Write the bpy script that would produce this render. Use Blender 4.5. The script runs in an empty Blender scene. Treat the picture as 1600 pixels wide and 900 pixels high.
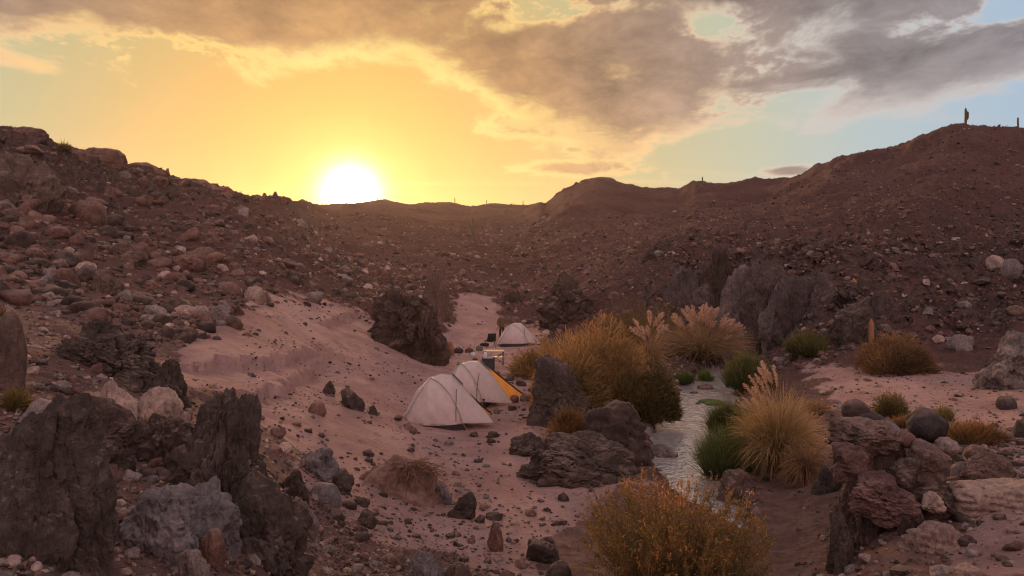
import bpy, bmesh, math, random
import numpy as np
from mathutils import Vector, Matrix, Euler

scene = bpy.context.scene
COL = scene.collection
R = math.radians
rng = np.random.default_rng(7)
random.seed(7)

# ------------------------------------------------------------------ camera
FPX, HOR, CAMZ = 1160.0, 415.0, 4.9          # focal length and horizon of the 1600 x 900 photograph, eye height above the camp
cam_data = bpy.data.cameras.new('camera')
cam = bpy.data.objects.new('camera', cam_data)
COL.objects.link(cam)
cam.location = (0, 0, CAMZ)
cam.rotation_euler = (R(90), 0, 0)
cam_data.sensor_width = 36.0
cam_data.lens = 36.0 * FPX / 1600.0
cam_data.shift_y = (HOR - 450.0) / 1600.0
cam_data.clip_start = 0.05
cam_data.clip_end = 20000
scene.camera = cam

def at(px, py, Y):
    return Vector(((px - 800) / FPX * Y, Y, CAMZ - (py - HOR) / FPX * Y))

# ------------------------------------------------------------------ light and exposure
SUN_AZ = math.atan((548 - 800) / FPX)                    # left of the view axis (+Y)
SUN_EL = math.atan((HOR - 303) / FPX * math.cos(SUN_AZ))
SUN_DIR = Vector((math.sin(SUN_AZ) * math.cos(SUN_EL), math.cos(SUN_AZ) * math.cos(SUN_EL), math.sin(SUN_EL)))
sd = bpy.data.lights.new('sun', 'SUN')
sd.energy = 5.0
sd.color = (1.0, 0.54, 0.26)
sd.angle = R(24)
sun = bpy.data.objects.new('sun', sd)
sun.rotation_euler = (-SUN_DIR).to_track_quat('-Z', 'Y').to_euler()
COL.objects.link(sun)

vs = scene.view_settings
vs.view_transform = 'Standard'
vs.look = 'None'
vs.exposure = 0.0
vs.gamma = 1.0
vs.use_curve_mapping = False
scene.cycles.use_denoising = True
scene.cycles.filter_width = 1.15
scene.cycles.max_bounces = 6
scene.cycles.diffuse_bounces = 3
scene.cycles.glossy_bounces = 3
scene.cycles.transmission_bounces = 4
scene.cycles.transparent_max_bounces = 6
scene.cycles.volume_bounces = 0
scene.cycles.caustics_reflective = False
scene.cycles.caustics_refractive = False

class NT:
    """small helper to write node trees"""
    def __init__(self, tree):
        self.t = tree
        self.n = tree.nodes
        self.l = tree.links
    def new(self, typ, **kw):
        nd = self.n.new(typ)
        for k, v in kw.items():
            setattr(nd, k, v)
        return nd
    def put(self, sock, v):
        if isinstance(v, bpy.types.NodeSocket):
            self.l.new(v, sock)
        elif v is not None:
            if sock.type == 'RGBA' and not hasattr(v, '__len__'):
                v = (v, v, v, 1)
            if sock.type == 'RGBA' and len(v) == 3:
                v = (*v, 1)
            sock.default_value = v
    def m(self, op, a, b=None, c=None, clamp=False):
        nd = self.new('ShaderNodeMath', operation=op, use_clamp=clamp)
        for i, v in enumerate((a, b, c)):
            if v is not None:
                self.put(nd.inputs[i], v)
        return nd.outputs[0]
    def vm(self, op, a, b=None):
        nd = self.new('ShaderNodeVectorMath', operation=op)
        self.put(nd.inputs[0], a)
        if b is not None:
            self.put(nd.inputs['Scale' if op == 'SCALE' else 1], b)
        return nd.outputs['Value' if op in ('DOT_PRODUCT', 'LENGTH', 'DISTANCE') else 'Vector']
    def mix(self, f, a, b, blend='MIX'):
        nd = self.new('ShaderNodeMix', data_type='RGBA', blend_type=blend, clamp_factor=True)
        self.put(nd.inputs[0], f); self.put(nd.inputs[6], a); self.put(nd.inputs[7], b)
        return nd.outputs[2]
    def noise(self, vec, scale, detail=4, rough=0.55, dist=0.0, lac=2.0):
        nd = self.new('ShaderNodeTexNoise')
        self.put(nd.inputs['Vector'], vec)
        nd.inputs['Scale'].default_value = scale
        nd.inputs['Detail'].default_value = detail
        nd.inputs['Roughness'].default_value = rough
        nd.inputs['Distortion'].default_value = dist
        nd.inputs['Lacunarity'].default_value = lac
        return nd.outputs[0]
    def voronoi(self, vec, scale, feature='F1', out='Distance'):
        nd = self.new('ShaderNodeTexVoronoi', feature=feature)
        self.put(nd.inputs['Vector'], vec)
        nd.inputs['Scale'].default_value = scale
        return nd.outputs[out]
    def smooth(self, v, lo, hi, a=0.0, b=1.0):
        nd = self.new('ShaderNodeMapRange', interpolation_type='SMOOTHSTEP')
        self.put(nd.inputs[0], v); self.put(nd.inputs[1], lo); self.put(nd.inputs[2], hi)
        self.put(nd.inputs[3], a); self.put(nd.inputs[4], b)
        return nd.outputs[0]
    def lin(self, v, lo, hi, a=0.0, b=1.0):
        nd = self.new('ShaderNodeMapRange')
        self.put(nd.inputs[0], v); self.put(nd.inputs[1], lo); self.put(nd.inputs[2], hi)
        self.put(nd.inputs[3], a); self.put(nd.inputs[4], b)
        return nd.outputs[0]
    def ramp(self, f, stops, interp='LINEAR'):
        nd = self.new('ShaderNodeValToRGB')
        nd.color_ramp.interpolation = interp
        el = nd.color_ramp.elements
        while len(el) < len(stops):
            el.new(0.5)
        for e, (p, c) in zip(el, stops):
            e.position = p
            e.color = (*c, 1) if hasattr(c, '__len__') else (c, c, c, 1)
        self.put(nd.inputs[0], f)
        return nd.outputs[0]

# ------------------------------------------------------------------ sky
world = bpy.data.worlds.new('World')
scene.world = world
world.use_nodes = True
W = NT(world.node_tree)
W.n.clear()
tc = W.new('ShaderNodeTexCoord')
D = W.vm('NORMALIZE', tc.outputs['Generated'])
sx = W.new('ShaderNodeSeparateXYZ'); W.l.new(D, sx.inputs[0])
dx, dy, dz = sx.outputs
az = W.m('ARCTAN2', dx, dy)
el = W.m('ARCSINE', dz)
ang = W.m('ARCCOSINE', W.vm('DOT_PRODUCT', D, tuple(SUN_DIR)))
a01 = W.m('DIVIDE', ang, math.pi, clamp=True)
def dg(d): return d / 180.0
nish = W.new('ShaderNodeTexSky', sky_type='NISHITA')
nish.sun_disc = False
nish.sun_elevation = SUN_EL
nish.sun_rotation = SUN_AZ
nish.altitude = 2400
nish.air_density = 1.0
nish.dust_density = 2.5
nish_c = W.vm('SCALE', nish.outputs[0], 0.012)
# air glow round the sun, open sky away from it
clear = W.ramp(a01, [(0, (1, 1, 1)), (dg(1.4), (1, 1, 0.92)), (dg(2.3), (1, 0.88, 0.34)), (dg(3.7), (0.96, 0.60, 0.09)),
                     (dg(6.5), (0.90, 0.46, 0.06)), (dg(11), (0.76, 0.42, 0.085)), (dg(16), (0.64, 0.44, 0.145)),
                     (dg(22), (0.545, 0.485, 0.245)), (dg(30), (0.53, 0.55, 0.40)), (dg(38), (0.47, 0.56, 0.58)),
                     (dg(48), (0.40, 0.53, 0.68)), (dg(70), (0.36, 0.46, 0.64)), (dg(100), (0.36, 0.42, 0.56)), (1, (0.36, 0.40, 0.53))])
core = W.m('MULTIPLY', W.m('POWER', 2.718, W.m('MULTIPLY', W.m('POWER', W.m('DIVIDE', ang, R(1.5)), 2.0), -1.0)), 5.0)
clear = W.mix(1.0, clear, W.mix(1.0, (1.0, 0.85, 0.5), core, 'MULTIPLY'), 'ADD')
# cloud field on a layer above the valley
zz = W.m('ADD', W.m('MAXIMUM', dz, 0.0), 0.20)
cv = W.new('ShaderNodeCombineXYZ')
W.put(cv.inputs[0], W.m('DIVIDE', dx, zz)); W.put(cv.inputs[1], W.m('DIVIDE', dy, zz)); W.put(cv.inputs[2], 0.37)
P = cv.outputs[0]
mp = W.new('ShaderNodeMapping'); W.l.new(P, mp.inputs[0])
mp.inputs['Rotation'].default_value = (0, 0, R(25)); mp.inputs['Scale'].default_value = (1.0, 0.8, 1.0)
PC = mp.outputs[0]
n1 = W.noise(PC, 1.3, 6, 0.56, 0.25)
n2 = W.noise(PC, 4.2, 5, 0.6, 0.3)
n3 = W.noise(PC, 0.75, 2, 0.5)
fine = W.noise(PC, 9.0, 4, 0.62, 0.4)
# lower edge of the cloud bank: elevation against bearing
edge = [(-400, 70), (0, 80), (120, 92), (240, 112), (330, 124), (430, 126), (540, 100), (640, 106), (720, 140), (780, 172),
        (860, 196), (960, 232), (1060, 222), (1160, 202), (1250, 190), (1350, 182), (1450, 168), (1600, 135), (1960, 120)]
pts = []
for a, b in edge:
    q = math.atan((a - 800) / FPX)
    pts.append((min(max((q + 0.8) / 1.6, 0), 1), math.degrees(math.atan((HOR - b) / FPX * math.cos(q))) / 40.0))
fc = W.ramp(W.m('DIVIDE', W.m('ADD', az, 0.8), 1.6, clamp=True), pts)
thr = W.m('MULTIPLY', fc, R(40))
over = W.m('DIVIDE', W.m('SUBTRACT', el, thr), R(1.9))
nn = W.m('ADD', W.m('MULTIPLY', W.m('SUBTRACT', n1, 0.5), 6.0), W.m('MULTIPLY', W.m('SUBTRACT', n2, 0.5), 5.0))
body = W.m('ADD', W.m('MINIMUM', over, 1.7), nn)
body = W.m('ADD', body, W.m('MULTIPLY', W.m('SUBTRACT', n3, 0.48), 4.0))
def blob(px, py, wx, wy, amp=2.2):
    a0 = math.atan((px - 800) / FPX)
    e0 = math.atan((HOR - py) / FPX * math.cos(a0))
    k = math.cos(a0)
    u = W.m('DIVIDE', W.m('SUBTRACT', az, a0), wx / FPX * k * k)
    v = W.m('DIVIDE', W.m('SUBTRACT', el, e0), wy / FPX * k)
    d = W.m('SQRT', W.m('ADD', W.m('MULTIPLY', u, u), W.m('MULTIPLY', v, v)))
    f = W.m('MULTIPLY', W.m('SUBTRACT', 1.0, d), amp)
    return W.m('ADD', f, W.m('MULTIPLY', W.m('SUBTRACT', fine, 0.5), 2.6))
for bb in ((900, 263, 105, 15), (822, 196, 85, 22), (897, 234, 20, 7), (1232, 267, 45, 9)):
    body = W.m('MAXIMUM', body, W.m('MINIMUM', blob(*bb), 1.3))
def gap(px, py, wx, wy, amp):
    a0 = math.atan((px - 800) / FPX)
    e0 = math.atan((HOR - py) / FPX * math.cos(a0))
    k = math.cos(a0)
    u = W.m('DIVIDE', W.m('SUBTRACT', az, a0), wx / FPX * k * k)
    v = W.m('DIVIDE', W.m('SUBTRACT', el, e0), wy / FPX * k)
    return W.m('MULTIPLY', W.m('POWER', 2.718, W.m('MULTIPLY', W.m('ADD', W.m('MULTIPLY', u, u), W.m('MULTIPLY', v, v)), -1.0)), amp)
for bb in ((1130, 46, 80, 30, 1.6), (1195, 98, 70, 22, 1.5), (850, 8, 120, 26, 1.7), (1175, 166, 100, 18, 1.3), (1465, 38, 90, 26, 1.5), (1570, 5, 90, 24, 1.6), (285, 76, 100, 20, 1.5), (130, 70, 110, 18, 1.5)):
    body = W.m('SUBTRACT', body, W.m('MULTIPLY', gap(*bb), W.lin(W.m('ADD', n2, W.m('MULTIPLY', W.m('SUBTRACT', fine, 0.5), 0.8)), 0.3, 0.7, 2.1, 0.1)))
cover = W.smooth(body, -0.45, 0.8)
thick = W.m('MULTIPLY', W.smooth(body, 0.0, 1.6), W.smooth(W.m('ADD', W.m('ABSOLUTE', over), W.m('MULTIPLY', W.m('SUBTRACT', fine, 0.5), 3.0)), -0.2, 1.3, 0.35, 1.0))
lit_edge = W.ramp(a01, [(0, (1, 0.9, 0.5)), (dg(6), (1.0, 0.82, 0.26)), (dg(14), (1.0, 0.72, 0.20)), (dg(22), (0.98, 0.62, 0.26)),
                        (dg(34), (0.68, 0.60, 0.54)), (dg(60), (0.55, 0.55, 0.60)), (dg(120), (1.1, 0.84, 0.78)), (1, (1.45, 1.08, 1.0))])
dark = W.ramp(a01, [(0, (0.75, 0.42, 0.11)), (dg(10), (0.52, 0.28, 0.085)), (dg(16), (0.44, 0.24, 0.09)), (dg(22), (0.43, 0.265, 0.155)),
                    (dg(29), (0.36, 0.255, 0.205)), (dg(38), (0.30, 0.255, 0.25)), (dg(60), (0.29, 0.265, 0.30)), (dg(90), (0.40, 0.35, 0.37)), (dg(125), (1.28, 0.87, 0.84)), (1, (1.60, 1.06, 1.03))])  # unseen clouds opposite the sun brightened as added fill light on the land
mott = W.m('ADD', W.m('MULTIPLY', n2, 0.9), W.m('MULTIPLY', fine, 0.5))
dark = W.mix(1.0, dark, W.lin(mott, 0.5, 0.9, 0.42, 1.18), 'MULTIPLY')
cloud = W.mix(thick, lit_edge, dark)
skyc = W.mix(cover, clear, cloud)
# thin streaks low over the left of the ridge
st = W.new('ShaderNodeMapping'); W.l.new(P, st.inputs[0])
st.inputs['Rotation'].default_value = (0, 0, R(-35)); st.inputs['Scale'].default_value = (0.35, 2.2, 1)
sn = W.smooth(W.noise(st.outputs[0], 1.3, 5, 0.55, 0.3), 0.55, 0.8, 0.0, 0.5)
skyc = W.mix(W.m('MULTIPLY', sn, W.m('SUBTRACT', 1.0, cover)), skyc, lit_edge)
skyc = W.mix(1.0, skyc, nish_c, 'ADD')
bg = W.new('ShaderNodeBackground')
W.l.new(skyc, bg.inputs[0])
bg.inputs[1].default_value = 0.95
wo = W.new('ShaderNodeOutputWorld')
W.l.new(bg.outputs[0], wo.inputs[0])
world.cycles.sampling_method = 'MANUAL'
world.cycles.sample_map_resolution = 1024

# ------------------------------------------------------------------ numeric noise
_perm = np.random.default_rng(11).permutation(256)
_perm = np.concatenate([_perm, _perm, _perm])
_g = np.random.default_rng(12).normal(size=(256, 3)); _g /= np.linalg.norm(_g, axis=1)[:, None]
def perlin(p):
    p = np.asarray(p, float)
    i = np.floor(p).astype(np.int64); f = p - i
    i &= 255
    u = f * f * f * (f * (f * 6 - 15) + 10)
    out = 0
    for a in (0, 1):
        wa = u[:, 0] if a else 1 - u[:, 0]
        pa = _perm[(i[:, 0] + a) & 255]
        for b in (0, 1):
            wb = u[:, 1] if b else 1 - u[:, 1]
            pb = _perm[pa + ((i[:, 1] + b) & 255)]
            for c in (0, 1):
                wc = u[:, 2] if c else 1 - u[:, 2]
                g = _g[_perm[pb + ((i[:, 2] + c) & 255)]]
                out = out + wa * wb * wc * (g[:, 0] * (f[:, 0] - a) + g[:, 1] * (f[:, 1] - b) + g[:, 2] * (f[:, 2] - c))
    return out * 1.5
def fbm(p, octv=4, rough=0.5, ridged=False):
    p = np.asarray(p, float)
    out = np.zeros(len(p)); amp = 1.0
    for k in range(octv):
        n = perlin(p * (2.03 ** k) + 17.3 * k)
        out += amp * ((1 - 2 * np.abs(n)) if ridged else n)
        amp *= rough
    return out
def sstep(a, b, x):
    t = np.clip((x - a) / (b - a), 0, 1)
    return t * t * (3 - 2 * t)
def p3(x, y, z=0.0):
    return np.stack([x, y, np.broadcast_to(z, np.shape(x))], -1)
# ------------------------------------------------------------------ the lie of the land
# profiles along bearings: (photo column, [(distance, photo row or ('z', height))])
Z = lambda v: ('z', v)
PROF = [
 (-900, [(2, Z(3.4)), (6, Z(3.8)), (12, Z(5.0)), (25, Z(9)), (40, Z(15)), (60, Z(19)), (120, Z(20)), (400, Z(16))]),
 (-300, [(2, Z(3.3)), (6, Z(3.2)), (12, Z(4.1)), (25, Z(6.6)), (36, Z(10.5)), (45, Z(15)), (60, Z(16.5)), (120, Z(17)), (400, Z(15))]),
 (0,   [(2, Z(3.2)), (5, Z(2.6)), (8, 690), (14, 520), (20, 462), (30, 345), (38, 275), (46, 206), (60, Z(13.5)), (120, Z(13.5)), (400, Z(12))]),
 (200, [(2, Z(3.2)), (6.5, 905), (9, 720), (13, 600), (18, 535), (25, 455), (35, 372), (45, 305), (56, 258), (80, Z(12.4)), (140, Z(12)), (400, Z(10))]),
 (400, [(2, Z(3.2)), (8, 905), (12, 720), (16, 640), (24, 525), (29, 476), (34, 438), (45, 384), (60, 342), (75, 308), (110, Z(11.0)), (180, Z(11)), (400, Z(9))]),
 (545, [(2, Z(3.2)), (10.5, 900), (13, 798), (17, 700), (24, 600), (30, 540), (36, 500), (48, 450), (75, 400), (120, 360), (230, 322), (330, Z(22)), (600, Z(16))]),
 (700, [(2, Z(3.2)), (6, Z(1.5)), (12, Z(-0.05)), (15, Z(-.05)), (21, Z(0.05)), (31, Z(0.0)), (38, Z(0.12)), (46, Z(0.35)), (55, 480), (70, 430), (110, 380), (180, 345), (260, 318), (360, Z(24)), (600, Z(18))]),
 (800, [(2, Z(3.2)), (6, Z(1.3)), (12, Z(-0.2)), (16, Z(-.13)), (21, Z(-.06)), (33, Z(-.05)), (44, Z(0.0)), (55, 500), (65, 460), (80, 420), (110, 380), (180, 345), (260, 322), (360, Z(24)), (600, Z(18))]),
 (900, [(2, Z(3.2)), (6, Z(1.2)), (12, Z(-0.25)), (20, Z(-.1)), (32, Z(-.1)), (42, Z(0.0)), (47, Z(0.4)), (52, 480), (60, 440), (75, 400), (110, 360), (170, 310), (190, 288), (240, Z(22)), (600, Z(18))]),
 (1050, [(2, Z(3.2)), (6, Z(1.2)), (11, Z(-0.1)), (13, Z(-.2)), (20, Z(-.2)), (30, Z(-.2)), (40, Z(-.2)), (46, Z(0.0)), (48, Z(2.6)), (52, 415), (58, 398), (90, 360), (140, 330), (190, 297), (240, Z(20)), (600, Z(18))]),
 (1200, [(2, Z(3.2)), (6, Z(1.0)), (11, Z(-0.3)), (14, Z(-.3)), (20, Z(-.2)), (33, Z(-.2)), (41, Z(-.2)), (44.5, Z(0.0)), (46, Z(2.6)), (50, 410), (60, 385), (90, 342), (120, 318), (155, 285), (210, Z(18)), (600, Z(16))]),
 (1300, [(2, Z(3.2)), (6, Z(1.2)), (10, Z(0.0)), (14, Z(0.0)), (20, Z(.45)), (28, Z(.5)), (34, Z(.6)), (38, Z(1.2)), (41, Z(3.4)), (48, 408), (60, 378), (90, 328), (135, 256), (190, Z(20)), (600, Z(16))]),
 (1400, [(2, Z(3.2)), (6, Z(1.6)), (10, Z(0.5)), (14, Z(0.75)), (20, Z(.8)), (28, Z(.75)), (33, Z(.9)), (36, Z(1.6)), (40, 455), (48, 410), (60, 370), (90, 305), (122, 234), (170, Z(22)), (600, Z(18))]),
 (1500, [(2, Z(3.2)), (6, Z(2.0)), (10, Z(.8)), (14, Z(.86)), (20, Z(.85)), (28, Z(.8)), (33, Z(1.1)), (36, Z(1.9)), (40, 478), (46, 430), (60, 370), (85, 290), (115, 200), (150, Z(25)), (600, Z(20))]),
 (1600, [(2, Z(3.2)), (6, Z(2.2)), (9, Z(1.1)), (14, Z(.95)), (20, Z(.95)), (26, Z(1.1)), (31, Z(1.7)), (38, 478), (45, 420), (60, 360), (85, 300), (110, 198), (150, Z(24)), (600, Z(20))]),
 (1900, [(2, Z(3.2)), (6, Z(2.6)), (12, Z(1.6)), (20, Z(1.5)), (28, Z(2.2)), (40, Z(5)), (60, Z(9)), (85, Z(16)), (105, Z(24)), (150, Z(24)), (600, Z(20))]),
 (2600, [(2, Z(3.3)), (6, Z(3.2)), (12, Z(3.0)), (20, Z(4)), (40, Z(8)), (60, Z(12)), (85, Z(18)), (110, Z(22)), (200, Z(22)), (600, Z(20))]),
]
RIDGE = [(-900, 60, None), (-60, 46, None), (0, 46, 204), (60, 47, 212), (130, 50, 240), (200, 54, 259), (262, 58, 273), (330, 64, 292), (400, 73, 307),
         (440, 84, 315), (480, 120, 322), (510, 190, 323), (545, 230, 323), (575, 235, 318), (600, 235, 314), (640, 240, 321), (670, 245, 318), (705, 250, 317), (735, 255, 323), (765, 255, 320),
         (800, 260, 322), (840, 255, 322), (852, 200, 320), (870, 190, 304), (896, 188, 289), (930, 188, 278), (960, 188, 284), (1000, 188, 294), (1060, 185, 298), (1085, 160, 291),
         (1130, 158, 289), (1200, 155, 286), (1250, 145, 279), (1290, 137, 259), (1340, 128, 246), (1390, 123, 237), (1430, 119, 223), (1480, 116, 204), (1520, 114, 198), (1560, 112, 196), (1600, 110, 199), (1700, 108, None), (2600, 108, None)]
def _z(d, v):
    return v[1] if isinstance(v, tuple) else CAMZ - (v - HOR) / FPX * d
LY = np.linspace(math.log(2), math.log(700), 420)
PXG = np.arange(-900, 2601, 20.0)
cols = []
for px, prof in PROF:
    dd = np.log([p[0] for p in prof]); zv = [_z(*p) for p in prof]
    c = np.interp(LY, dd, zv)
    k = np.exp(-0.5 * (np.arange(-6, 7) / 2.2) ** 2); k /= k.sum()
    cols.append(np.convolve(np.pad(c, 6, mode='edge'), k, 'valid'))
cols = np.array(cols); cpx = np.array([p[0] for p in PROF], float)
TAB = np.zeros((len(PXG), len(LY)))
for j in range(len(LY)):
    # monotone cubic across bearings
    x, yv = cpx, cols[:, j]
    h = np.diff(x); dl = np.diff(yv) / h
    m = np.zeros(len(x)); m[0], m[-1] = dl[0], dl[-1]
    for i in range(1, len(x) - 1):
        if dl[i - 1] * dl[i] > 0:
            w1, w2 = 2 * h[i] + h[i - 1], h[i] + 2 * h[i - 1]
            m[i] = (w1 + w2) / (w1 / dl[i - 1] + w2 / dl[i])
    idx = np.clip(np.searchsorted(x, PXG) - 1, 0, len(x) - 2)
    t = (PXG - x[idx]) / h[idx]
    TAB[:, j] = ((2 * t**3 - 3 * t**2 + 1) * yv[idx] + (t**3 - 2 * t**2 + t) * h[idx] * m[idx]
                 + (-2 * t**3 + 3 * t**2) * yv[idx + 1] + (t**3 - t**2) * h[idx] * m[idx + 1])
def _tab(px, Y):
    u = np.clip((px + 900) / 20.0, 0, len(PXG) - 1.001); v = np.clip((np.log(np.maximum(Y, 2.0)) - LY[0]) / (LY[1] - LY[0]), 0, len(LY) - 1.001)
    i = u.astype(int); j = v.astype(int); a = u - i; b = v - j
    return TAB[i, j] * (1 - a) * (1 - b) + TAB[i + 1, j] * a * (1 - b) + TAB[i, j + 1] * (1 - a) * b + TAB[i + 1, j + 1] * a * b
rpx = np.array([r[0] for r in RIDGE], float); rY = np.array([r[1] for r in RIDGE], float)
rz = np.array([_tab(np.array([float(r[0])]), np.array([float(r[1])]))[0] if r[2] is None else CAMZ - (r[2] - HOR) / FPX * r[1] for r in RIDGE])
rcorr = rz - _tab(rpx, rY)
STREAM_Z = -0.45
SP = [(1160, 14.8, .10), (1140, 15.6, .25), (1116, 16.6, .45), (1090, 18.5, .66), (1074, 21, .78), (1078, 24.5, .92), (1092, 28, 1.0), (1103, 31, .98), (1116, 34, .8), (1128, 37, .8), (1150, 40, .75), (1185, 43, .7), (1240, 44, .6)]
SXY = np.array([((p - 800) / FPX * y, y) for p, y, w in SP]); SW = np.array([w for _, _, w in SP])
# finer line
_t = np.linspace(0, len(SP) - 1, 140)
def _cr(a, t):
    i = np.clip(t.astype(int), 0, len(a) - 2); f = t - i
    g = lambda k: a[np.clip(i + k, 0, len(a) - 1)]
    f = f[:, None] if a.ndim > 1 else f
    return 0.5 * (2 * g(0) + (g(1) - g(-1)) * f + (2 * g(-1) - 5 * g(0) + 4 * g(1) - g(2)) * f**2 + (3 * g(0) - g(-1) - 3 * g(1) + g(2)) * f**3)
SL, SLW = _cr(SXY, _t), _cr(SW, _t)
def stream_dist(x, y):
    """distance from the stream's centre line divided by its half width"""
    best = np.full(len(x), 1e9)
    near = (y > 6) & (y < 55) & (np.abs(x) < 40)
    xi, yi = x[near], y[near]; b = np.full(len(xi), 1e9)
    for i in range(0, len(SL) - 1):
        ax, ay = SL[i]; bx, by = SL[i + 1]
        ux, uy = bx - ax, by - ay
        t = np.clip(((xi - ax) * ux + (yi - ay) * uy) / (ux * ux + uy * uy), 0, 1)
        d = np.hypot(xi - ax - t * ux, yi - ay - t * uy) / (SLW[i] * (1 - t) + SLW[i + 1] * t)
        b = np.minimum(b, d)
    best[near] = b
    return best
def inpoly(px, py, poly):
    """signed-ish soft membership: distance to polygon edge in pixels, positive inside"""
    P_ = np.array(poly, float); ins = np.zeros(len(px), bool); dist = np.full(len(px), 1e9)
    for i in range(len(P_)):
        x1, y1 = P_[i]; x2, y2 = P_[(i + 1) % len(P_)]
        c = ((y1 > py) != (y2 > py)) & (px < (x2 - x1) * (py - y1) / (y2 - y1 + 1e-9) + x1)
        ins ^= c
        ux, uy = x2 - x1, y2 - y1
        t = np.clip(((px - x1) * ux + (py - y1) * uy) / (ux * ux + uy * uy + 1e-9), 0, 1)
        dist = np.minimum(dist, np.hypot(px - x1 - t * ux, py - y1 - t * uy))
    return np.where(ins, dist, -dist)
def polar(x, y):
    r = np.hypot(x, y); th = np.arctan2(x, y); lim = R(58)
    tcl = np.clip(th, -lim, lim)
    px = 800 + FPX * np.tan(tcl)
    Y = np.where(np.abs(th) < lim, y, r * math.cos(lim))
    return px, np.maximum(Y, 0.01), r, th
def base_height(x, y):
    px, Y, r, th = polar(x, y)
    z = _tab(px, Y)
    ry = np.interp(px, rpx, rY); rc = np.interp(px, rpx, rcorr)
    z = z + rc * sstep(0.45, 1.0, Y / ry) * (1 - sstep(1.15, 2.2, Y / ry))
    # behind the eye the two flanks meet
    back = sstep(R(80), R(178), np.abs(th))
    z = z * (1 - back) + (3.2 + 0.06 * r) * back
    return z
SCARP = [[(660, 478), (560, 487), (500, 505), (450, 532), (420, 552), (380, 562)], [(500, 560), (470, 575), (440, 596), (400, 607), (350, 615)], [(480, 548), (420, 562), (330, 566)]]
def _ground_hit(px, py):
    """walk the sight line to the first ground"""
    Ys = np.exp(np.linspace(math.log(4), math.log(300), 900))
    xs = (px - 800) / FPX * Ys; zs = CAMZ - (py - HOR) / FPX * Ys
    h = base_height(xs, Ys)
    k = np.argmax(h >= zs)
    return (xs[k], Ys[k]) if h[k] >= zs[k] else (xs[-1], Ys[-1])
SCW = [[_ground_hit(*q) for q in s] for s in SCARP]
SAND = [(240, 580), (300, 530), (360, 500), (430, 462), (560, 480), (600, 520), (690, 545), (705, 500), (720, 462), (765, 465), (800, 520), (850, 505), (830, 560), (905, 650), (800, 690), (1010, 760), (905, 800), (880, 920),
        (760, 930), (690, 850), (560, 820), (470, 700), (440, 650), (330, 600)]
SAND2 = [(1290, 600), (1250, 570), (1330, 575), (1620, 585), (1700, 700), (1700, 920), (1490, 920), (1530, 810), (1560, 720), (1480, 690), (1330, 640)]
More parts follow.
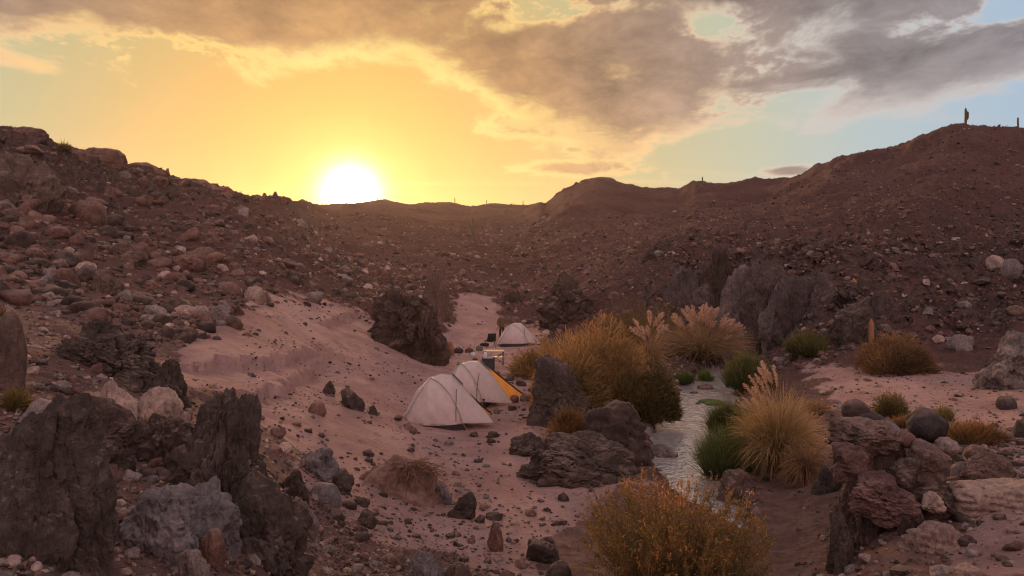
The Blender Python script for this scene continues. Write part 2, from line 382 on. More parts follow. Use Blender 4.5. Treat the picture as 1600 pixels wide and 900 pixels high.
def height(x, y, detail=True):
    x = np.asarray(x, float); y = np.asarray(y, float)
    z = base_height(x, y)
    px, Y, r, th = polar(x, y)
    py = HOR + FPX * (CAMZ - z) / np.maximum(Y, 0.5)
    fwd = (Y > 4) & (np.abs(th) < R(50))
    wq = p3(x, y)
    wpx = px + (fbm(wq * 0.5 + 2, 3) * 1.6 + fbm(wq * 2.0 + 7, 2) * 0.35) * FPX * 0.45 / np.maximum(Y, 6)
    wpy = py + fbm(wq * 0.6 + 12, 3) * 0.35 * FPX / np.maximum(Y, 8)
    sand = np.maximum(sstep(-26, 22, inpoly(wpx, wpy, SAND)), sstep(-26, 22, inpoly(wpx, wpy, SAND2)))
    sand = np.where(fwd & (Y < 62), sand, 0.0)
    p = p3(x, y)
    slope_far = sstep(14, 60, r)
    n_big = fbm(p * 0.09, 3); n_mid = fbm(p * 0.33 + 5, 4); n_sm = fbm(p * 1.7 + 9, 3)
    rough = (1 - sand)
    z = z + rough * (n_big * 0.5 * sstep(18, 60, r) + n_mid * (0.12 + 0.28 * slope_far) + n_sm * (0.06 + 0.06 * slope_far))
    z = z + sand * (fbm(p * 0.6 + 3, 3) * 0.07 + n_sm * 0.012)
    # gullies and rock ribs on the slope across the stream
    right = sstep(880, 1120, px) * sstep(44, 50, Y) * (1 - sstep(62, 95, Y))
    z = z + right * (fbm(p * np.array([0.30, 0.22, 0]) + 31, 4, 0.55, True) - 0.6) * 0.75
    cl = sstep(900, 1060, px) * sstep(31, 37, Y) * (1 - sstep(49, 55, Y)) * (1 - sand)
    hgt = sstep(0.6, 2.2, z)
    z = z + cl * hgt * (fbm(p * 0.4 + 41, 3, 0.5, True) - 0.5) * 0.7
    far = sstep(70, 130, r)
    z = z + far * fbm(p * 0.06 + 77, 4, 0.55) * 0.9 * (1 - 0.6 * sstep(110, 240, r)) + far * (0.22 * fbm(p * 0.45 + 7, 3, 0.6, True) * (1 - 0.5 * sstep(150, 240, r)))
    # bedded cap rock along the left ridge
    strat = (1 - sstep(430, 520, px)) * sstep(26, 40, Y) * (1 - sstep(90, 110, Y)) * sstep(-1200, -200, px)
    up = sstep(0.70, 0.86, Y / np.interp(px, rpx, rY))
    per = 0.8 + 0.0 * z
    zz_ = z + 0.22 * fbm(p * 0.25 + 3, 3)
    fr = zz_ / per - np.floor(zz_ / per)
    z = z + strat * up * ((sstep(0.55, 0.8, fr) - fr) * per * 0.85)
    # little scarps cut in the sand
    for s in SCW:
        best = np.full(len(x), 1e9); sg = np.zeros(len(x))
        nearby = (np.abs(x - s[0][0]) < 16) & (np.abs(y - s[0][1]) < 22)
        if not nearby.any(): continue
        xi = x[nearby] + 0.25 * n_sm[nearby]; yi = y[nearby] + 0.35 * n_mid[nearby]
        b = np.full(len(xi), 1e9); g = np.zeros(len(xi))
        for (ax, ay), (bx, by) in zip(s[:-1], s[1:]):
            ux, uy = bx - ax, by - ay
            tt = np.clip(((xi - ax) * ux + (yi - ay) * uy) / (ux * ux + uy * uy), 0, 1)
            d = np.hypot(xi - ax - tt * ux, yi - ay - tt * uy)
            side = np.sign(ux * (yi - ay) - uy * (xi - ax))
            g = np.where(d < b, side, g); b = np.minimum(b, d)
        sdv = b * g * -1
        z[nearby] += -0.34 * sstep(-0.07, 0.07, -sdv) * np.exp(-b / 1.3) + 0.04 * np.exp(-b / 0.4)
    # the stream bed
    sdn = stream_dist(x, y)
    wob = sdn + 0.22 * n_sm
    bank = 1 - sstep(0.75, 1.7, wob)
    z = z * (1 - bank) + (STREAM_Z - 0.32) * bank
    near_eye = 1 - sstep(1.5, 4.5, r)
    z = z * (1 - near_eye) + 3.2 * near_eye
    wet = 1 - sstep(1.0, 2.6, wob)
    return z, sand, wet, px, py, Y
def H(x, y):
    return float(height(np.array([x]), np.array([y]))[0][0])
def ground_at(px, py, Ymin=4.0, Ymax=300):
    Ys = np.exp(np.linspace(math.log(Ymin), math.log(Ymax), 700))
    xs = (px - 800) / FPX * Ys; zs = CAMZ - (py - HOR) / FPX * Ys
    h = height(xs, Ys)[0]
    k = np.argmax(h >= zs)
    if not (h[k] >= zs[k]): k = len(Ys) - 1
    return Vector((xs[k], Ys[k], h[k]))

def mesh_np(name, co, faces, mat=None, smooth=True, attrs=None, colors=None):
    """a mesh from arrays; faces is an (n, 3) or (n, 4) index array or a list of such arrays"""
    me = bpy.data.meshes.new(name)
    fl = faces if isinstance(faces, list) else [faces]
    fl = [np.asarray(f, np.int32) for f in fl if len(f)]
    loops = np.concatenate([f.ravel() for f in fl])
    tot = np.concatenate([np.full(len(f), f.shape[1], np.int32) for f in fl])
    st_ = np.concatenate([[0], np.cumsum(tot)[:-1]]).astype(np.int32)
    me.vertices.add(len(co)); me.vertices.foreach_set('co', np.asarray(co, np.float32).ravel())
    me.loops.add(len(loops)); me.loops.foreach_set('vertex_index', loops)
    me.polygons.add(len(tot)); me.polygons.foreach_set('loop_start', st_)
    try: me.polygons.foreach_set('loop_total', tot)
    except Exception: pass
    me.update(calc_edges=True)
    me.polygons.foreach_set('use_smooth', np.full(len(tot), bool(smooth)))
    for k, v in (attrs or {}).items():
        a = me.attributes.new(k, 'FLOAT', 'POINT'); a.data.foreach_set('value', np.asarray(v, np.float32))
    if colors is not None:
        a = me.attributes.new('col', 'FLOAT_COLOR', 'POINT')
        c = np.ones((len(co), 4), np.float32); c[:, :3] = colors
        a.data.foreach_set('color', c.ravel())
    if mat: me.materials.append(mat)
    return me
def link(name, me, parent=None, loc=None, label=None, cat=None, group=None, kind=None):
    o = bpy.data.objects.new(name, me)
    COL.objects.link(o)
    if parent: o.parent = parent
    if loc is not None: o.location = loc
    if label: o['label'] = label
    if cat: o['category'] = cat
    if group: o['group'] = group
    if kind: o['kind'] = kind
    return o

# ------------------------------------------------------------------ materials
def material(name):
    m = bpy.data.materials.new(name); m.use_nodes = True
    t = NT(m.node_tree); t.n.clear()
    out = t.new('ShaderNodeOutputMaterial'); b = t.new('ShaderNodeBsdfPrincipled')
    t.l.new(b.outputs[0], out.inputs[0])
    b.inputs['Specular IOR Level'].default_value = 0.25
    return m, t, b, out
def bump(t, b, h, strength, dist, prev=None):
    n = t.new('ShaderNodeBump'); n.inputs['Strength'].default_value = strength; n.inputs['Distance'].default_value = dist
    t.put(n.inputs['Height'], h)
    if prev is not None: t.l.new(prev, n.inputs['Normal'])
    if b is not None: t.l.new(n.outputs[0], b.inputs['Normal'])
    return n.outputs[0]
def attr(t, name, out='Fac'):
    a = t.new('ShaderNodeAttribute'); a.attribute_name = name
    return a.outputs[out]

m_ground, t, b, _ = material('ground')
pos = t.new('ShaderNodeNewGeometry').outputs['Position']
sand_f, wet_f, rock_f, dist_f = attr(t, 'sand'), attr(t, 'wet'), attr(t, 'rock'), attr(t, 'far')
nA = t.noise(pos, 0.5, 6, 0.6); nB = t.noise(pos, 3.5, 6, 0.62); nC = t.noise(pos, 16, 5, 0.65); nD = t.noise(pos, 60, 3, 0.6)
nF = t.noise(pos, 0.09, 5, 0.6)
sand_c = t.mix(t.smooth(nA, 0.32, 0.68), (0.455, 0.262, 0.232), (0.615, 0.385, 0.345))
sand_c = t.mix(t.smooth(nB, 0.56, 0.72, 0, 0.45), sand_c, (0.38, 0.22, 0.19))
sand_c = t.mix(t.smooth(nC, 0.57, 0.68, 0, 0.65), sand_c, (0.27, 0.155, 0.135))
slope_c = t.mix(t.smooth(nF, 0.35, 0.65), (0.118, 0.053, 0.046), (0.168, 0.082, 0.072))
slope_c = t.mix(t.smooth(nB, 0.40, 0.66, 0, 0.75), slope_c, (0.085, 0.040, 0.033))
slope_c = t.mix(t.smooth(nC, 0.58, 0.70, 0, 0.5), slope_c, (0.27, 0.15, 0.12))
rock_c = t.mix(t.smooth(nB, 0.35, 0.65), (0.075, 0.047, 0.042), (0.165, 0.108, 0.098))
c = t.mix(rock_f, slope_c, rock_c)
near_soil = t.mix(t.smooth(nB, 0.35, 0.65), (0.20, 0.11, 0.09), (0.33, 0.20, 0.17))
c = t.mix(t.m('MULTIPLY', t.m('SUBTRACT', 1.0, dist_f), 0.8), c, near_soil)
edge_n = t.m('ADD', sand_f, t.m('MULTIPLY', t.m('SUBTRACT', nB, 0.5), 0.9))
c = t.mix(t.smooth(edge_n, 0.35, 0.62), c, sand_c)
c = t.mix(t.m('MULTIPLY', wet_f, 0.75), c, (0.075, 0.048, 0.042))
t.put(b.inputs['Base Color'], c)
t.put(b.inputs['Roughness'], t.m('SUBTRACT', 0.95, t.m('MULTIPLY', wet_f, 0.45)))
h1 = t.m('ADD', t.m('MULTIPLY', nB, 1.0), t.m('MULTIPLY', nC, 0.45))
pv = t.voronoi(pos, 5.0)
h1 = t.m('ADD', h1, t.m('MULTIPLY', t.m('SUBTRACT', 0.6, pv), t.m('MULTIPLY', t.m('SUBTRACT', 1.0, sand_f), 0.7)))
h1 = t.m('ADD', h1, t.m('MULTIPLY', t.smooth(t.voronoi(pos, 2.6, 'SMOOTH_F1'), 0.1, 0.5), t.m('MULTIPLY', sand_f, 0.6)))
trail = t.m('MULTIPLY', t.smooth(t.m('ABSOLUTE', t.m('SUBTRACT', t.noise(pos, 0.28, 2, 0.5), 0.5)), 0.075, 0.03), sand_f)
pit = t.smooth(t.voronoi(pos, 2.7), 0.16, 0.34, -1.0, 0.0)
h1 = t.m('ADD', h1, t.m('MULTIPLY', t.m('MULTIPLY', pit, trail), 0.9))
nn1 = bump(t, None, h1, 0.9, 0.16)
bump(t, b, t.m('ADD', nC, t.m('MULTIPLY', nD, 0.5)), 0.6, 0.03, nn1)

def rock_material(name, use_attr):
    m, t, b, _ = material(name)
    if use_attr:
        base = attr(t, 'col', 'Color')
        vec = t.new('ShaderNodeNewGeometry').outputs['Position']
    else:
        oi = t.new('ShaderNodeObjectInfo')
        base = oi.outputs['Color']
        tcn = t.new('ShaderNodeTexCoord')
        off = t.vm('SCALE', oi.outputs['Location'], 1.7)
        vec = t.vm('ADD', t.new('ShaderNodeNewGeometry').outputs['Position'], off)
    a = t.noise(vec, 1.6, 7, 0.62, 0.4); f = t.noise(vec, 9, 6, 0.65, 0.3); g = t.noise(vec, 42, 4, 0.6)
    c = t.mix(1.0, base, t.lin(a, 0.3, 0.7, 0.55, 1.45), 'MULTIPLY')
    c = t.mix(1.0, c, t.lin(f, 0.3, 0.7, 0.66, 1.34), 'MULTIPLY')
    c = t.mix(t.smooth(f, 0.62, 0.74, 0, 0.38), c, (0.40, 0.27, 0.225))
    c = t.mix(t.smooth(t.noise(vec, 3.2, 5, 0.6, 0.6), 0.58, 0.72, 0, 0.35), c, (0.15, 0.075, 0.055))
    # dusty tint on upward faces, with sky-lit tops painted into the colour
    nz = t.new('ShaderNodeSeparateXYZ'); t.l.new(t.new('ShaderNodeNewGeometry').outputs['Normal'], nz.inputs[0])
    dust_toplight = t.m('MULTIPLY', t.smooth(nz.outputs[2], 0.45, 0.95), t.smooth(a, 0.38, 0.64, 0.06, 0.48))
    c = t.mix(dust_toplight, c, (0.40, 0.265, 0.225))
    t.put(b.inputs['Base Color'], c)
    b.inputs['Roughness'].default_value = 0.85
    rid = t.m('ABSOLUTE', t.m('SUBTRACT', t.noise(vec, 3.1, 6, 0.6, 0.8), 0.5))
    ms = t.new('ShaderNodeMapping'); t.l.new(vec, ms.inputs[0]); ms.inputs['Scale'].default_value = (1.0, 1.0, 0.22); ms.inputs['Rotation'].default_value = (0.25, 0.15, 0)
    streak = t.m('ABSOLUTE', t.m('SUBTRACT', t.noise(ms.outputs[0], 7.0, 5, 0.6, 0.4), 0.5))
    hh = t.m('ADD', t.m('ADD', a, t.m('MULTIPLY', f, 0.45)), t.m('ADD', t.m('MULTIPLY', t.m('MINIMUM', rid, 0.10), 3.0), t.m('MULTIPLY', t.m('MINIMUM', streak, 0.12), 2.2)))
    c2 = t.mix(t.smooth(streak, 0.0, 0.05, 0.35, 0.0), c, (0.045, 0.03, 0.026))
    t.put(b.inputs['Base Color'], c2)
    n_ = bump(t, None, hh, 0.55, 0.10)
    bump(t, b, t.m('ADD', f, t.m('MULTIPLY', g, 0.5)), 0.4, 0.02, n_)
    return m
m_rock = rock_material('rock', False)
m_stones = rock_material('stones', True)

# ------------------------------------------------------------------ terrain sheet
th_in = np.linspace(R(-41), R(41), 800)
th_out = np.concatenate([np.linspace(R(-180), R(-41), 46)[:-1], th_in, np.linspace(R(41), R(180), 46)[1:]])
_l = [np.linspace(math.log(0.6), math.log(9), 50)[:-1], np.linspace(math.log(9), math.log(30), 190)[:-1], np.linspace(math.log(30), math.log(62), 230)[:-1],
      np.linspace(math.log(62), math.log(270), 210)[:-1], np.linspace(math.log(270), math.log(1500), 30)]
rr = np.exp(np.concatenate(_l))
TH, RR = np.meshgrid(th_out[:-1], rr)
gx = (RR * np.sin(TH)).ravel(); gy = (RR * np.cos(TH)).ravel()
gz, g_sand, g_wet, g_px, g_py, g_Y = height(gx, gy)
g_r = np.hypot(gx, gy)
nt, nr = len(th_out) - 1, len(rr)
# steepness, and a sideways push of steep rock so that cliffs fold and overhang a little
Zg = gz.reshape(nr, nt)
dzr = np.gradient(Zg, rr, axis=0)
dzt = (np.roll(Zg, -1, 1) - np.roll(Zg, 1, 1)) / (RR * (np.roll(TH, -1, 1) - np.roll(TH, 1, 1) + 1e-9) % math.tau + 1e-6)
steep = np.hypot(dzr, np.clip(dzt, -5, 5)).ravel()
g_rock = sstep(0.65, 1.3, steep) * (1 - g_sand) * (1 - sstep(75, 110, g_r))
pp = np.stack([gx, gy, gz * 1.0], -1)
push = g_rock * sstep(28, 34, g_r) * (1 - sstep(60, 75, g_r)) * sstep(900, 1000, g_px)
gx = gx + push * fbm(pp * 0.5 + 3, 3, 0.5) * 0.5
gy = gy + push * fbm(pp * 0.5 + 57, 3, 0.5) * 0.7
gz = gz + push * fbm(pp * 1.2 + 87, 3, 0.5) * 0.12
ii = np.arange(nr - 1)[:, None] * nt; jj = np.arange(nt)[None, :]; j2 = (jj + 1) % nt
quads = np.stack([ii + jj, ii + j2, ii + nt + j2, ii + nt + jj], -1).reshape(-1, 4)[:, ::-1]
co = np.stack([gx, gy, gz], -1)
cap = len(co)
co = np.vstack([co, [[0, 0, 3.2]]])
fan = np.stack([np.full(nt, cap), (np.arange(nt) + 1) % nt, np.arange(nt)], -1)
ap = lambda v: np.append(v, v[0])
me = mesh_np('ground', co, [quads, fan], m_ground, True,
             {'sand': ap(g_sand), 'wet': ap(g_wet), 'rock': ap(g_rock), 'far': ap(sstep(20, 40, g_r))})
link('ground', me, kind='structure')

# ------------------------------------------------------------------ the stream
m_water, t, b, _ = material('water')
b.inputs['Base Color'].default_value = (0.055, 0.045, 0.038, 1)
b.inputs['Roughness'].default_value = 0.07
b.inputs['IOR'].default_value = 1.9
b.inputs['Specular IOR Level'].default_value = 1.0
b.inputs['Metallic'].default_value = 0.6
posw = t.new('ShaderNodeNewGeometry').outputs['Position']
mpw = t.new('ShaderNodeMapping'); t.l.new(posw, mpw.inputs[0]); mpw.inputs['Scale'].default_value = (1.0, 0.6, 1.0)
wv = t.m('ADD', t.noise(mpw.outputs[0], 2.6, 4, 0.55, 0.8), t.m('MULTIPLY', t.noise(mpw.outputs[0], 9, 3, 0.5, 0.6), 0.4))
bump(t, b, wv, 0.6, 0.10)
mpf = t.new('ShaderNodeMapping'); t.l.new(posw, mpf.inputs[0]); mpf.inputs['Scale'].default_value = (1.0, 0.30, 1.0); mpf.inputs['Rotation'].default_value = (0, 0, -0.1)
foam = t.smooth(t.noise(mpf.outputs[0], 4.0, 4, 0.5, 0.1), 0.36, 0.64, 0.45, 0.9)
t.put(b.inputs['Base Color'], t.mix(foam, (0.60, 0.54, 0.53), (0.95, 0.90, 0.89)))
t.put(b.inputs['Roughness'], t.m('ADD', 0.06, t.m('MULTIPLY', foam, 0.12)))
nn_ = 9
tang = np.gradient(SL, axis=0); tang /= np.linalg.norm(tang, axis=1)[:, None]
nrm = np.stack([tang[:, 1], -tang[:, 0]], -1)
ww = np.linspace(-1, 1, nn_)
wx = SL[:, None, 0] + nrm[:, None, 0] * ww[None] * (SLW * 1.9)[:, None]
wy = SL[:, None, 1] + nrm[:, None, 1] * ww[None] * (SLW * 1.9)[:, None]
wz = STREAM_Z + 0.012 * perlin(p3(wx.ravel() * 1.5, wy.ravel() * 1.5)).reshape(wx.shape)
co = np.stack([wx.ravel(), wy.ravel(), wz.ravel()], -1)
n_ = len(SL)
ii = np.arange(n_ - 1)[:, None] * nn_; jj = np.arange(nn_ - 1)[None]
q = np.stack([ii + jj, ii + jj + 1, ii + nn_ + jj + 1, ii + nn_ + jj], -1).reshape(-1, 4)[:, ::-1]
link('stream_water', mesh_np('stream_water', co, q, m_water), kind='structure')
# ------------------------------------------------------------------ rocks
_ico = {}
def ico(sub):
    if sub not in _ico:
        bm = bmesh.new(); bmesh.ops.create_icosphere(bm, subdivisions=sub, radius=1.0)
        bm.verts.ensure_lookup_table()
        v = np.array([q.co[:] for q in bm.verts]); f = np.array([[w.index for w in q.verts] for q in bm.faces]); bm.free()
        _ico[sub] = (v / np.linalg.norm(v, axis=1)[:, None], f)
    return _ico[sub]
def fracture(p):
    """irregular blocks: a value for the block each point lies in and the distance to the joint"""
    i0 = np.floor(p).astype(np.int64); d1 = np.full(len(p), 9.0); d2 = np.full(len(p), 9.0); hv = np.zeros(len(p))
    for a in (-1, 0, 1):
        for b_ in (-1, 0, 1):
            for c_ in (-1, 0, 1):
                q = i0 + np.array([a, b_, c_])
                k = _perm[_perm[_perm[q[:, 0] & 255] + (q[:, 1] & 255)] + (q[:, 2] & 255)]
                d = np.linalg.norm(q + 0.5 + _g[k] * 0.42 - p, axis=1)
                nr_ = d < d1
                d2 = np.where(nr_, d1, np.minimum(d2, d)); hv = np.where(nr_, _perm[k + 31] / 255.0, hv); d1 = np.minimum(d1, d)
    return hv, d2 - d1
def rock_shape(seed, sub, style='boulder'):
    g = np.random.default_rng(seed)
    n, f = ico(sub)
    npl = {'boulder': 16, 'angular': 11, 'slab': 10, 'fissured': 11, 'jagged': 12, 'strata': 12}[style]
    lo, hi = {'boulder': (0.66, 0.92), 'angular': (0.5, 0.85), 'slab': (0.5, 0.85), 'fissured': (0.55, 0.85), 'jagged': (0.55, 0.9), 'strata': (0.55, 0.85)}[style]
    pn = g.normal(size=(npl, 3)); pn /= np.linalg.norm(pn, axis=1)[:, None]
    off = g.uniform(lo, hi, npl)
    dd = np.clip(n @ pn.T, 1e-3, None)
    rr_ = np.minimum(off[None] / dd, 1.0)
    k = 14 if style == 'boulder' else 40
    r = -np.log(np.exp(-k * rr_).sum(1) / npl * 1.0 + 1e-30) / k
    r = np.minimum(r, 1.05)
    v = n * r[:, None]
    s = g.uniform(0, 50, 3)
    v += n * (fbm(v * 0.95 + s + 3, 2) * {'boulder': 0.10, 'angular': 0.20, 'slab': 0.15, 'fissured': 0.34, 'jagged': 0.30, 'strata': 0.22}[style])[:, None]
    v += n * (fbm(v * 1.4 + s, 3) * (0.10 if style == 'boulder' else 0.13))[:, None]
    if sub >= 3:
        v += n * (fbm(v * 4.5 + s, 3, 0.6) * (0.025 if style == 'boulder' else 0.055))[:, None]
    if style in ('fissured', 'jagged', 'angular') and sub >= 4:
        big_ = style != 'angular'
        wv_ = v + 0.10 * np.stack([perlin(v * 3 + s), perlin(v * 3 + s + 5), perlin(v * 3 + s + 9)], -1)
        for sc_f, am in ((2.1, 0.28 if big_ else 0.14), (4.6, 0.17 if big_ else 0.075), (9.5, 0.075 if big_ else 0.03)):
            if sc_f > 5 and sub < 5: continue
            tilt_ = wv_ @ np.array([[1, 0, .25], [0, 1, .15], [-.25, -.15, 1]])
            hv, jd = fracture(tilt_ * np.array([sc_f, sc_f, sc_f * (0.8 if big_ else 0.9)]) + s)
            v += n * np.array([1, 1, 0.4]) * ((hv - 0.55) * am - am * 0.35 * (1 - sstep(0.0, 0.10, jd)))[:, None]
        v += n * (fbm(v * 9 + s, 2, 0.6) * 0.012)[:, None]
    if style == 'strata':
        ax = np.array([0.15, 0.1, 1.0]); ax /= np.linalg.norm(ax)
        w = v @ ax * 5.0 + 0.5 * perlin(v * 1.5 + s)
        lay = np.abs(np.sin(np.floor(w) * 37.7 + s[0])) * 0.16 - 0.10 * (np.abs((w % 1) - 0.5) > 0.40)
        v += np.stack([n[:, 0], n[:, 1], 0 * n[:, 2]], -1) * lay[:, None]
    lo_, hi_ = v.min(0), v.max(0)
    v = (v - (lo_ + hi_) / 2) / ((hi_ - lo_) / 2)
    return v, f
C_DARK, C_BASALT, C_RED, C_PALE, C_BLUE, C_GREY, C_BROWN = (0.082, 0.054, 0.046), (0.090, 0.068, 0.058), (0.21, 0.115, 0.092), (0.46, 0.33, 0.27), (0.20, 0.175, 0.18), (0.26, 0.205, 0.19), (0.15, 0.095, 0.078)
def hero(name, label, px, top, base, wpx, Y, depth, style, color, seed, rot=0.0, sub=4, sink=0.15, cat='rock', group=None, tilt=(0, 0), lean=0.0, free=False):
    """a rock of its own shape: photo box (column, top row, base row, width) at distance Y, depth as share of width"""
    v, f = rock_shape(seed, sub, style)
    w = wpx * Y / FPX; d = w * depth
    if top < base - 1 and base < 900:
        gp = ground_at(px, base, Ymin=max(4.0, Y * 0.6), Ymax=Y * 1.8)
        Yg = gp.y + 0.3 * (wpx * gp.y / FPX * depth)
        if name == 'boulder' and not (1300 < px < 1500 and 630 < base < 830):
            Y = min(max(Yg, Y * 0.72), Y * 1.45)
            w = wpx * Y / FPX; d = w * depth
    X = (px - 800) / FPX * Y
    zt = CAMZ - (top - HOR) / FPX * Y; zb = CAMZ - (base - HOR) / FPX * Y
    hb = height(np.array([X, X - w * .45, X + w * .45, X, X]), np.array([Y, Y, Y, Y - d * .45, Y + d * .45]))[0].min()
    gz0 = min(zb, H(X, Y - d * 0.3))
    if not free: zb = min(min(zb, hb) - sink, zt - (zt - gz0) * 1.4)
    if rot or tilt != (0, 0):
        M = np.array(Euler((tilt[0], tilt[1], rot)).to_matrix())
        v = v @ M.T
        lo_, hi_ = v.min(0), v.max(0); v = (v - (lo_ + hi_) / 2) / ((hi_ - lo_) / 2)
    v = v * np.array([w / 2, d / 2, (zt - zb) / 2])
    tp_ = {'jagged': 0.42, 'fissured': 0.16, 'angular': 0.14}.get(style, 0) if name != 'boulder' else 0
    if tp_:
        tt_ = np.clip((v[:, 2] / ((zt - zb) / 2) + 0.3) / 1.3, 0, 1)
        v[:, 0] = v[:, 0] * (1 - tp_ * tt_) + (tt_ * w * 0.15 if style == 'jagged' else 0)
        v[:, 1] *= 1 - 0.8 * tp_ * tt_
    if lean: v[:, 0] += lean * (v[:, 2] + (zt - zb) / 2)
    # broad foot
    hh = (zt - zb) / 2
    v[:, 2] += hh
    me = mesh_np(name, v, f, m_rock, style in ('boulder', 'strata'))
    o = link(name, me, None, (X, Y, zb), label, cat, group)
    o.color = (*color, 1)
    if cat == 'rock': REFS.append((px, (top + base) / 2, label))
    return o
REFS = []
